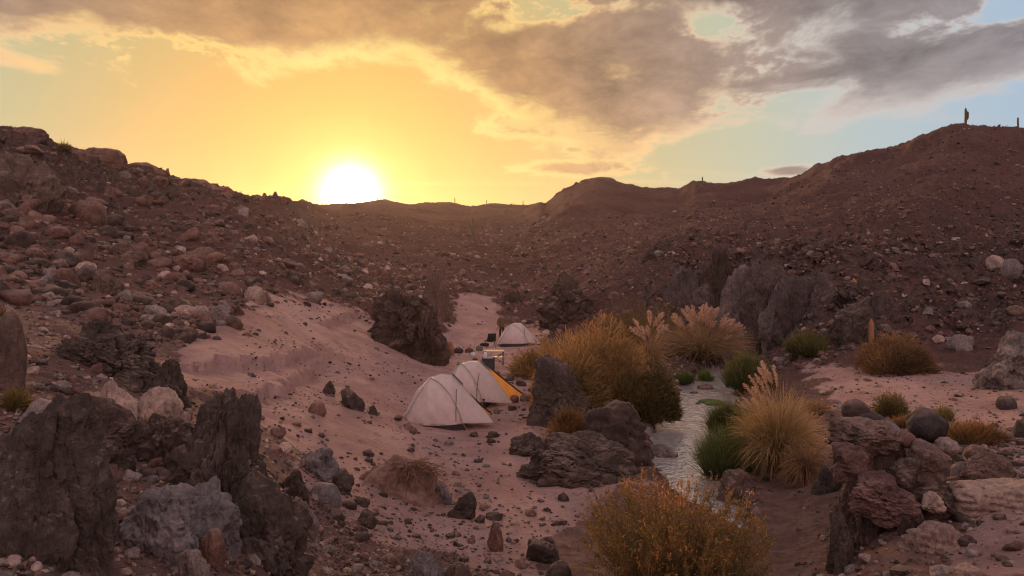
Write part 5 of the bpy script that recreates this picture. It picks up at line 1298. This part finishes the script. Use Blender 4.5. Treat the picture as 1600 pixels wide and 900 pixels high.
TWD = [0.30, 0.52, 0.68, 0.78, 0.82, 0.80, 0.68, 0.50, 0.28, 0.05]
def tent_surf(x, a):
    h = np.interp(x, TX, THT); w = np.interp(x, TX, TWD)
    ze = np.interp(x, [-1.25, -.9, .6, 1.4], [0.06, 0.13, 0.15, 0.05])
    ca, sa = np.cos(a), np.clip(np.sin(a), 0, 1)
    flat = np.interp(x, [-.2, .6], [0.92, 1.25])          # vestibule panels are pulled straight
    y = -w * np.sign(ca) * np.abs(ca) ** 1.0
    z = ze + np.maximum(h - ze, 0.0) * sa ** (flat * 0.85)
    return np.stack([x + 0 * a, y, z], -1)
def tent(label, loc, rot, scl, flap, seed):
    root = empty('tent', loc, label, 'tent', 'pale dome tents of the camp')
    root.rotation_euler = (0, 0, rot); root.scale = scl
    g = np.random.default_rng(seed)
    nx, na = 84, 60
    xs = np.linspace(-1.25, 1.40, nx); aa = np.linspace(0, math.pi, na)
    Xg, Ag = np.meshgrid(xs, aa, indexing='ij')
    S = tent_surf(Xg.ravel(), Ag.ravel())
    fold = fbm(np.stack([S[:, 0] * 2.0 + S[:, 2] * 1.5, S[:, 1] * 2.0, S[:, 2] * 1.0], -1) + seed, 3)
    cen = S * np.array([0.25, 1, 1]); cen /= np.linalg.norm(cen, axis=1)[:, None] + 1e-6
    sag = 0.05 * np.sin(np.clip((S[:, 0] + 0.45) / 0.65, 0, 1) * math.pi) + 0.045 * np.sin(np.clip((S[:, 0] + 1.25) / 0.8, 0, 1) * math.pi) + 0.05 * np.sin(np.clip((S[:, 0] - .2) / 1.2, 0, 1) * math.pi)
    S = S - cen * (sag * np.sin(Ag.ravel() * 2) ** 2)[:, None] + cen * (fold * 0.03)[:, None]
    ten = fbm(np.stack([S[:, 0] * 3.5 + S[:, 2] * 3.0, S[:, 1] * 5.0, S[:, 2] * 1.2], -1) + seed + 20, 2, 0.5, True) - 0.6
    S = S + cen * (ten * 0.02 * (1.2 - S[:, 2] / 1.3))[:, None]
    S[:, 2] = np.maximum(S[:, 2], 0.03)
    i = np.arange(nx - 1)[:, None] * na; j = np.arange(na - 1)[None]
    q = np.stack([i + j, i + j + 1, i + na + j + 1, i + na + j], -1).reshape(-1, 4)
    link('fly', mesh_np('fly', S, q, m_fly), root)
    # dark bath-tub floor seen under the hem
    xf = np.linspace(-1.12, 0.62, 18); wf = np.interp(xf, TX, TWD) * 0.97
    ring = np.vstack([np.stack([xf, -wf], -1), np.stack([xf, wf], -1)[::-1]])
    v = np.vstack([np.c_[ring, np.full(len(ring), -0.06)], np.c_[ring * .985, np.full(len(ring), 0.24)]]); n_ = len(ring)
    k = np.arange(n_); q = np.stack([k, (k + 1) % n_, n_ + (k + 1) % n_, n_ + k], -1)
    link('floor_tub', mesh_np('floor_tub', v, q, m_skirt), root)
    def curve(fx, a0, a1, off=0.012, n=26):
        a = np.linspace(a0, a1, n); p = tent_surf(fx(a), a)
        return p + (p * np.array([0.2, 1, 1]) / (np.linalg.norm(p * np.array([0.2, 1, 1]), axis=1)[:, None] + 1e-6)) * off
    for f0 in (lambda a: -0.42 + 0.95 * np.cos(a) ** 2 * np.sign(np.cos(a)), lambda a: -0.42 - 0.95 * np.cos(a) ** 2 * np.sign(np.cos(a))):
        v, q = tube_np(curve(lambda a: np.clip(f0(a), -1.15, .6), 0.02, math.pi - .02), 0.013)
        link('pole_sleeve', mesh_np('pole_sleeve', v, q, m_seam), root)
    v, q = tube_np(np.array([tent_surf(np.array([x]), np.array([math.pi / 2]))[0] + np.array([0, 0, .01]) for x in np.linspace(-.35, 1.36, 20)]), 0.011)
    link('ridge_seam', mesh_np('ridge_seam', v, q, m_seam), root)
    v, q = tube_np(curve(lambda a: 0.30 + 0.05 * (a < 9), 0.05, 0.30 * math.pi), 0.009)
    link('zipper', mesh_np('zipper', v, q, m_black), root)
    hem = np.vstack([tent_surf(np.linspace(-1.2, 1.38, 40), np.full(40, 0.015))])
    v, q = tube_np(hem, 0.010); link('hem', mesh_np('hem', v, q, m_seam), root)
    # grey vent at the head of the ridge, on the far side
    a = np.linspace(.50 * math.pi, .68 * math.pi, 7); xv = np.linspace(.16, .50, 7)
    G = np.array([[tent_surf(np.array([x_]), np.array([a_]))[0] + np.array([.02, .02, .035]) for a_ in a] for x_ in xv]).reshape(-1, 3)
    i = np.arange(6)[:, None] * 7; j = np.arange(6)[None]
    qv = np.stack([i + j, i + j + 1, i + 8 + j, i + 7 + j], -1).reshape(-1, 4)
    link('vent', mesh_np('vent', G, qv, m_grey), root)
    # open door panel showing its orange lining, edged with black tape
    A_, B_, C_ = map(np.array, flap)
    n_ = 9; P_ = []; idx_ = {}
    for i in range(n_ + 1):
        for j in range(n_ + 1 - i):
            u, w_ = i / n_, j / n_
            p = A_ * (1 - u - w_) + B_ * u + C_ * w_ + np.array([0, .08, -.05]) * (4 * u * (1 - u - w_)) * .6
            idx_[(i, j)] = len(P_); P_.append(p)
    F_ = []
    for i in range(n_):
        for j in range(n_ - i):
            F_.append((idx_[(i, j)], idx_[(i + 1, j)], idx_[(i, j + 1)]))
            if i + j < n_ - 1: F_.append((idx_[(i + 1, j)], idx_[(i + 1, j + 1)], idx_[(i, j + 1)]))
    fl = link('door_flap', mesh_np('door_flap', np.array(P_), np.array(F_), m_orange), root)
    fl['label'] = 'orange lined door panel'
    v, q = tube_np(np.array([P_[idx_[(i, 0)]] for i in range(n_ + 1)]), 0.026)
    link('edge_tape', mesh_np('edge_tape', v, q, m_black), fl)
    for p0, p1 in (((-1.0, -.45, .42), (-1.65, -.9, -.02)), ((1.36, 0, .06), (1.75, -.12, -.02)), ((-.95, .5, .45), (-1.6, 1.0, 0)), ((.45, -.66, .30), (.75, -1.15, -.02))):
        v, q = tube_np(np.linspace(p0, p1, 4), 0.009, 4)
        link('guy_line', mesh_np('guy_line', v, q, m_line), root)
    return root
def stand(px, Y):
    X = (px - 800) / FPX * Y
    return X, Y, H(X, Y)
T1 = tent('nearest pale dome tent on sand with partly rolled orange door', (-2.05, 22.75, H(-2.05, 22.4) + 0.0), R(2), (1.04, 1.1, 1.22), ((.72, .18, .74), (1.36, .38, .22), (1.0, .30, .10)), 3)
T2 = tent('middle pale tent with orange open door, behind nearest tent', (-1.38, 26.7, H(-1.38, 26.4)), R(-14), (1.02, 1.1, 1.2), ((.28, .25, 1.20), (1.72, .85, .10), (.90, .30, .08)), 4)
T3 = tent('farthest small pale tent half hidden by rusty bushes', (0.35, 45.0, H(0.35, 44.6)), R(6), (1.0, 1.05, 1.05), ((.40, .30, .9), (1.3, .6, .1), (.9, .3, .1)), 5)
# stones that hold the tents down
for k, (px, py, wd, lb) in enumerate([(771, 683, 17, 'grey stone weighing the guy line at nearest tent tip'), (741, 682, 15, 'dark stone under the hem of nearest tent'), (636, 668, 12, 'reddish stone at rear corner of nearest tent'),
        (645, 676, 13, 'dark stone beside reddish stone at the rear tent corner'), (776, 646, 14, 'reddish stone in front of the middle tent'), (800, 641, 15, 'dark stone at the door corner of the middle tent'),
        (803, 628, 19, 'dark stone beside orange door of the middle tent'), (821, 626, 22, 'largest dark stone right of the orange door'), (797, 595, 18, 'grey stone on sand between table and orange door'),
        (813, 602, 20, 'rubbly brown stone cluster piece near the rusty bush'), (776, 586, 12, 'round brown stone on sand below the table'), (752, 642, 10, 'little stone under middle tent hem'),
        (830, 612, 12, 'small dark stone next to weathered boulder'), (622, 656, 14, 'brown stone on sand left of the nearest tent')]):
    gp = ground_at(px, py, 15, 60); w_ = wd * gp.y / FPX
    o = link('stone', VAR_ME[(k * 5) % 12], None, (gp.x, gp.y, gp.z + 0.16 * w_), lb, 'stone', 'stones round the tents')
    o.scale = (w_, w_ * .85, w_ * .8); o.rotation_euler = (.2 * (k % 3), .15 * (k % 4), k * 1.3)
    o.color = (*([C_DARK, C_BASALT, C_RED, C_GREY][k % 4] if 'reddish' not in lb else C_RED), 1)
# ---- folding table
m_top = plain('table_top', (0.66, 0.55, 0.38), 0.75, 8, 0.06)
m_metal = plain('table_frame', (0.05, 0.048, 0.05), 0.45, metal=0.4)
X, Y, z0 = stand(772, 36.6)
tab = empty('camp_table', (X, Y, z0), 'folding camp table with cream top behind the tents', 'table')
tab.rotation_euler = (0, 0, R(-4))
bm = bmesh.new(); bmesh.ops.create_cube(bm, size=1); bmesh.ops.scale(bm, vec=(0.98, 0.62, 0.035), verts=bm.verts); bmesh.ops.bevel(bm, geom=bm.edges[:], offset=0.008, segments=2, affect='EDGES')
me = bpy.data.meshes.new('table_top'); bm.to_mesh(me); bm.free(); me.materials.append(m_top)
link('table_top', me, tab, (0, 0, 0.745))
for sx_ in (-1, 1):
    for sy in (-1, 1):
        v, q = tube_np([(sx_ * .44, sy * .27, 0.73), (sx_ * .46, sy * .28, 0.35), (sx_ * .46, sy * .29, -0.03)], 0.018)
        link('leg', mesh_np('leg', v, q, m_metal), tab)
for sy in (-1, 1):
    for s_ in (-1, 1):
        v, q = tube_np([(-.44 * s_, sy * .27, 0.62), (.46 * s_, sy * .285, 0.12)], 0.012)
        link('cross_brace', mesh_np('cross_brace', v, q, m_metal), tab)
v, q = box_np(0.08, 0, 0.44, 0.7, 0.5, 0.02)
link('lower_shelf', mesh_np('lower_shelf', v, q, m_metal, False), tab)
# ---- crate with jugs on it
m_crate = plain('crate', (0.055, 0.055, 0.065), 0.6)
X, Y, z0 = stand(763, 35.4)
cr = empty('storage_crate', (X, Y, z0), 'dark mesh sided storage crate in front of the camp table', 'crate')
parts = [box_np(0, 0, .025, .56, .42, .05)]
link('base', mesh_np('base', *box_np(0, 0, .03, .56, .42, .06), m_crate, False), cr)
for sx_ in (-1, 1): link('side_panel', mesh_np('side_panel', *box_np(sx_ * .275, 0, .28, .02, .40, .44), m_crate, False), cr)
for sy in (-1, 1): link('front_panel', mesh_np('front_panel', *box_np(0, sy * .205, .27, .53, .02, .42), m_crate, False), cr)
for sx_ in (-1, 1):
    for sy in (-1, 1): link('corner_post', mesh_np('corner_post', *box_np(sx_ * .275, sy * .205, .28, .045, .045, .58), m_metal, False), cr)
link('lid', mesh_np('lid', *box_np(0, 0, .525, .50, .36, .03), plain('crate_lid', (0.24, 0.23, 0.25), .5), False), cr)
def lathe(prof, S=18):
    A = np.linspace(0, math.tau, S, endpoint=False); K = len(prof)
    pr = np.array(prof, float)
    v = np.stack([pr[:, :1] * np.cos(A)[None], pr[:, :1] * np.sin(A)[None], np.broadcast_to(pr[:, 1:2], (K, S))], -1).reshape(-1, 3)
    i = np.arange(K - 1)[:, None] * S; j = np.arange(S)[None]
    return v, np.stack([i + j, i + (j + 1) % S, i + S + (j + 1) % S, i + S + j], -1).reshape(-1, 4)
m_white = plain('white_plastic', (0.72, 0.70, 0.70), 0.4)
jug = empty('water_jug', (X - .14, Y - .02, z0 + .54), 'white water jug on the dark crate', 'jug')
link('body', mesh_np('body', *lathe([(0.0, 0), (.085, 0), (.095, .04), (.095, .20), (.05, .27), (.03, .29)]), m_white), jug)
link('cap', mesh_np('cap', *lathe([(.034, .285), (.034, .325), (0.0, .327)]), m_black), jug)
pot = empty('cooking_pot', (X + .12, Y, z0 + .54), 'pale cooking pot on the crate beside white jug', 'pot')
link('body', mesh_np('body', *lathe([(0, 0), (.10, 0), (.11, .02), (.11, .12), (.115, .125)]), m_white), pot)
link('lid', mesh_np('lid', *lathe([(.118, .125), (.06, .15), (.012, .155), (.014, .18), (0, .182)]), m_grey), pot)
# ---- folding chair
m_cloth = plain('chair_cloth', (0.035, 0.03, 0.032), 0.85)
gp = ground_at(766, 543, 30, 60)
ch = empty('camp_chair', gp, 'dark folding camp chair behind the table', 'chair'); ch.rotation_euler = (0, 0, R(200))
def sheet(P00, P10, P11, P01, sag, n=8):
    u, w_ = np.meshgrid(np.linspace(0, 1, n), np.linspace(0, 1, n), indexing='ij'); u, w_ = u.ravel()[:, None], w_.ravel()[:, None]
    p = np.array(P00) * (1 - u) * (1 - w_) + np.array(P10) * u * (1 - w_) + np.array(P11) * u * w_ + np.array(P01) * (1 - u) * w_
    p = p + np.array(sag) * (np.sin(u * math.pi) * np.sin(w_ * math.pi))
    i = np.arange(n - 1)[:, None] * n; j = np.arange(n - 1)[None]
    q = np.stack([i + j, i + n + j, i + n + j + 1, i + j + 1], -1).reshape(-1, 4)
    v = np.vstack([p, p - np.array([0, 0.012, 0.012])]); return v, np.vstack([q, q[:, ::-1] + n * n])
link('seat', mesh_np('seat', *sheet((-.26, -.24, .42), (.26, -.24, .42), (.26, .22, .38), (-.26, .22, .38), (0, 0, -.07)), m_cloth), ch)
link('backrest', mesh_np('backrest', *sheet((-.26, .22, .40), (.26, .22, .40), (.22, .34, .86), (-.22, .34, .86), (0, .07, 0)), m_cloth), ch)
for sx_ in (-1, 1):
    for a_, b_ in (((sx_ * .27, -.26, -.02), (sx_ * .27, .26, .56)), ((sx_ * .27, .28, -.02), (sx_ * .27, -.22, .46)), ((sx_ * .26, .2, .36), (sx_ * .23, .35, .88))):
        v, q = tube_np(np.linspace(a_, b_, 3), 0.014); link('leg', mesh_np('leg', v, q, m_metal), ch)
# ---- bags and cookware by the foot of the outcrop
m_bag = plain('bag_cloth', (0.05, 0.042, 0.042), 0.8, 12, .2, .4)
def bag(px, py, wd, label, colr_, seed, hr=.55):
    gp = ground_at(px, py, 25, 60); w_ = wd * gp.y / FPX
    root = empty('duffel_bag', gp, label, 'bag', 'bags at the back of camp')
    n3_, f = ico(4); v = np.sign(n3_) * np.abs(n3_) ** 0.75
    v = v * (1 + .10 * fbm(v * 2 + seed, 3))[:, None] * np.array([w_ / 2, w_ * .3, w_ * hr / 2]); v[:, 2] += w_ * hr * .42
    link('body', mesh_np('body', v, f, plain('bag_%d' % seed, colr_, .8, 12, .2, .4)), root)
    for s_ in (-1, 1):
        a = np.linspace(0, math.pi, 9); p = np.stack([np.cos(a) * w_ * .18, np.full(9, s_ * w_ * .10), w_ * hr * .85 + np.sin(a) * w_ * .16], -1)
        v, q = tube_np(p, w_ * .025); link('strap', mesh_np('strap', v, q, m_black), root)
bag(716, 552, 16, 'dark duffel bag lying by the cone shaped outcrop', (0.05, 0.042, 0.045), 1)
bag(733, 551, 13, 'brown bag beside the dark duffel bag', (0.10, 0.06, 0.045), 2)
bag(749, 548, 11, 'small grey sack between brown bag and table', (0.17, 0.15, 0.15), 3, .8)
bag(757, 541, 14, 'flat dark roll beside the folding chair', (0.04, 0.034, 0.034), 4, .4)
gp = ground_at(739, 556, 25, 60)
kt = empty('kettle', gp, 'white and black kettle on sand before brown bag', 'kettle')
link('body', mesh_np('body', *lathe([(0, 0), (.12, 0), (.13, .03), (.12, .16), (.07, .21)]), m_white), kt)
link('lid', mesh_np('lid', *lathe([(.075, .205), (.05, .23), (.015, .235), (.018, .26), (0, .262)]), m_black), kt)
a = np.linspace(.1, math.pi - .1, 9); v, q = tube_np(np.stack([np.cos(a) * .11, 0 * a, .18 + np.sin(a) * .16], -1), .011); link('handle', mesh_np('handle', v, q, m_black), kt)
v, q = tube_np([(.11, 0, .08), (.19, 0, .15), (.22, 0, .2)], [.025, .018, .014]); link('spout', mesh_np('spout', v, q, m_white), kt)

# ---- the standing person
def skin_mesh(verts, edges, radii, root=0, sub=2):
    me = bpy.data.meshes.new('tmp'); me.from_pydata(verts, edges, []); me.update()
    o = bpy.data.objects.new('tmp', me); COL.objects.link(o)
    o.modifiers.new('s', 'SKIN'); sd_ = o.modifiers.new('d', 'SUBSURF'); sd_.levels = sub; sd_.render_levels = sub
    for i, r_ in enumerate(radii):
        sv = me.skin_vertices[0].data[i]; sv.radius = r_ if isinstance(r_, tuple) else (r_, r_); sv.use_root = (i == root)
    dgx = bpy.context.evaluated_depsgraph_get(); dgx.update()
    out = bpy.data.meshes.new_from_object(o.evaluated_get(dgx), depsgraph=dgx)
    bpy.data.objects.remove(o); bpy.data.meshes.remove(me)
    for p in out.polygons: p.use_smooth = True
    return out
m_trs = plain('trousers', (0.03, 0.026, 0.026), 0.85, 15, .2, .3)
m_jkt = plain('jacket', (0.15, 0.095, 0.055), 0.85, 15, .2, .3)
m_skin = plain('skin', (0.40, 0.23, 0.16), 0.55)
m_hair = plain('hair', (0.03, 0.02, 0.016), 0.7)
m_shoe = plain('shoes', (0.05, 0.04, 0.035), 0.7)
gp = ground_at(784, 533, 35, 65)
hgt = min(1.86, max(1.6, (533 - 490) * gp.y / FPX)) / 1.75
per = empty('person', gp, 'person standing behind the farthest tent in brown jacket and dark trousers', 'person')
per.rotation_euler = (0, 0, R(25)); per.scale = (hgt,) * 3
V = [(0, 0, .95), (0, .01, 1.12), (0, .0, 1.32), (0, .01, 1.46), (0, -.005, 1.54), (0, -.01, 1.62), (0, -.01, 1.70),
     (.09, 0, .88), (.11, -.01, .50), (.12, .02, .09), (.13, -.12, .045),
     (-.09, 0, .88), (-.11, .02, .50), (-.12, .03, .09), (-.14, -.11, .045),
     (.19, .01, 1.41), (.26, .03, 1.14), (.25, -.06, .92), (.245, -.09, .84),
     (-.19, .01, 1.41), (-.27, .02, 1.14), (-.25, -.10, .94), (-.23, -.14, .87)]
E_ = [(0, 1), (1, 2), (2, 3), (3, 4), (4, 5), (5, 6), (0, 7), (7, 8), (8, 9), (9, 10), (0, 11), (11, 12), (12, 13), (13, 14), (2, 15), (15, 16), (16, 17), (17, 18), (2, 19), (19, 20), (20, 21), (21, 22)]
Rr = [(.15, .11), (.14, .10), (.16, .11), (.07, .07), (.055, .06), (.085, .10), (.06, .07), .085, .062, .045, .045, .085, .062, .045, .045, .065, .05, .036, .03, .065, .05, .036, .03]
me = skin_mesh(V, E_, Rr)
for m_ in (m_trs, m_skin, m_hair, m_shoe): me.materials.append(m_)
for p in me.polygons:
    c_ = p.center
    p.material_index = 3 if c_.z < .11 else (0 if c_.z < 1.0 and abs(c_.x) < .2 else (2 if c_.z > 1.66 or (c_.z > 1.56 and c_.y > .0) else 1))
link('body', me, per)
fing = []
for s_, base_ in ((1, (.245, -.10, .83)), (-1, (-.23, -.15, .86))):
    for k in range(4):
        x0 = base_[0] + s_ * 0.004; y0 = base_[1] + (k - 1.5) * .018
        L_ = [.070, .082, .078, .060][k]
        fing.append(tube_np([(x0, y0, base_[2] + .01), (x0 - s_ * .004, y0 - .004, base_[2] - L_ * .45), (x0 - s_ * .016, y0 - .01, base_[2] - L_)], [.0095, .009, .006]))
    fing.append(tube_np([(base_[0], base_[1] - .025, base_[2] + .03), (base_[0] - s_ * .012, base_[1] - .05, base_[2] - .005), (base_[0] - s_ * .018, base_[1] - .055, base_[2] - .035)], [.011, .010, .007]))
link('fingers', mesh_np('fingers', *joinq(fing), m_skin), per)
VJ = [(0, .0, .84), (0, .01, 1.0), (0, .01, 1.18), (0, 0, 1.36), (0, .005, 1.47), (.20, .01, 1.41), (.275, .03, 1.15), (.255, -.06, .93), (-.20, .01, 1.41), (-.285, .02, 1.15), (-.255, -.10, .95)]
EJ = [(0, 1), (1, 2), (2, 3), (3, 4), (3, 5), (5, 6), (6, 7), (3, 8), (8, 9), (9, 10)]
RJ = [(.185, .14), (.185, .145), (.18, .14), (.185, .135), (.085, .085), .085, .07, .052, .085, .07, .052]
me = skin_mesh(VJ, EJ, RJ); me.materials.append(m_jkt)
link('jacket', me, per)
v, f = ico(3); v = v * np.array([.085, .06, .075]) + np.array([0, .075, 1.48])
link('hood', mesh_np('hood', v, f, m_jkt), per)
fa = []
for s_ in (-1, 1): fa.append((ico(2)[0] * .012 + np.array([s_ * .033, -.108, 1.625]), ico(2)[1]))
link('eyes', mesh_np('eyes', *joinq(fa), m_hair), per)
v, f = ico(2); link('nose', mesh_np('nose', v * np.array([.013, .02, .022]) + np.array([0, -.115, 1.60]), f, m_skin), per)
fa = [(ico(2)[0] * np.array([.012, .02, .03]) + np.array([s_ * .088, 0, 1.61]), ico(2)[1]) for s_ in (-1, 1)]
for v, f in fa: link('ear', mesh_np('ear', v, f, m_skin), per)
link('mouth', mesh_np('mouth', v * 0 + ico(2)[0] * np.array([.024, .008, .006]) + np.array([0, -.102, 1.565]), f, plain('lips', (0.3, .12, .1))), per)

# ---- stones standing in the stream
for k, (px, py, wd, lb) in enumerate([(1103, 607, 26, 'flat brown stone in midstream under the tiny green tuft'), (1140, 576, 34, 'wide dark slab at the head of the stream'), (1084, 614, 13, 'small dark stone breaking the water above the algae'),
        (1062, 642, 12, 'little dark stone in water by the olive green bush'), (1091, 631, 9, 'smallest dark stone in midstream left of the algae'), (1098, 712, 18, 'dark wet stone in water beside bright green plants'),
        (1112, 664, 24, 'dark wet stone at the bank below the green algae'), (1126, 672, 26, 'blackish rock under dark green bank plants'), (1108, 742, 20, 'reddish stone at the narrow lower stream')]):
    Yk = (CAMZ - STREAM_Z) * FPX / (py - HOR); w_ = wd * Yk / FPX
    o = link('stone', VAR_ME[(k * 7 + 3) % 12], None, ((px - 800) / FPX * Yk, Yk, STREAM_Z - 0.02 * w_), lb, 'stone', 'stones in the stream')
    o.scale = (w_, w_ * .8, w_ * .62); o.rotation_euler = (.1 * (k % 3), .1 * (k % 2), k * 1.7); o.color = (*(C_RED if 'reddish' in lb or 'brown' in lb else C_BASALT), 1)
# ------------------------------------------------------------------ thin dusty air in the valley
mh = bpy.data.materials.new('haze'); mh.use_nodes = True
t = NT(mh.node_tree); t.n.clear()
pv_ = t.new('ShaderNodeVolumePrincipled'); ho = t.new('ShaderNodeOutputMaterial')
pv_.inputs['Color'].default_value = (0.96, 0.84, 0.72, 1)
pv_.inputs['Density'].default_value = 0.00015
pv_.inputs['Anisotropy'].default_value = 0.76
t.l.new(pv_.outputs[0], ho.inputs['Volume'])
zlo, zhi = float(gz.min()) - 1.0, max(float(gz.max()), 32.0) + 3.0
v, q = box_np(0, 0, (zlo + zhi) / 2, 3200, 3200, zhi - zlo)
link('haze', mesh_np('haze', v, q, mh, False), None, None, 'thin dusty evening air filling the valley', 'haze', None, 'stuff')
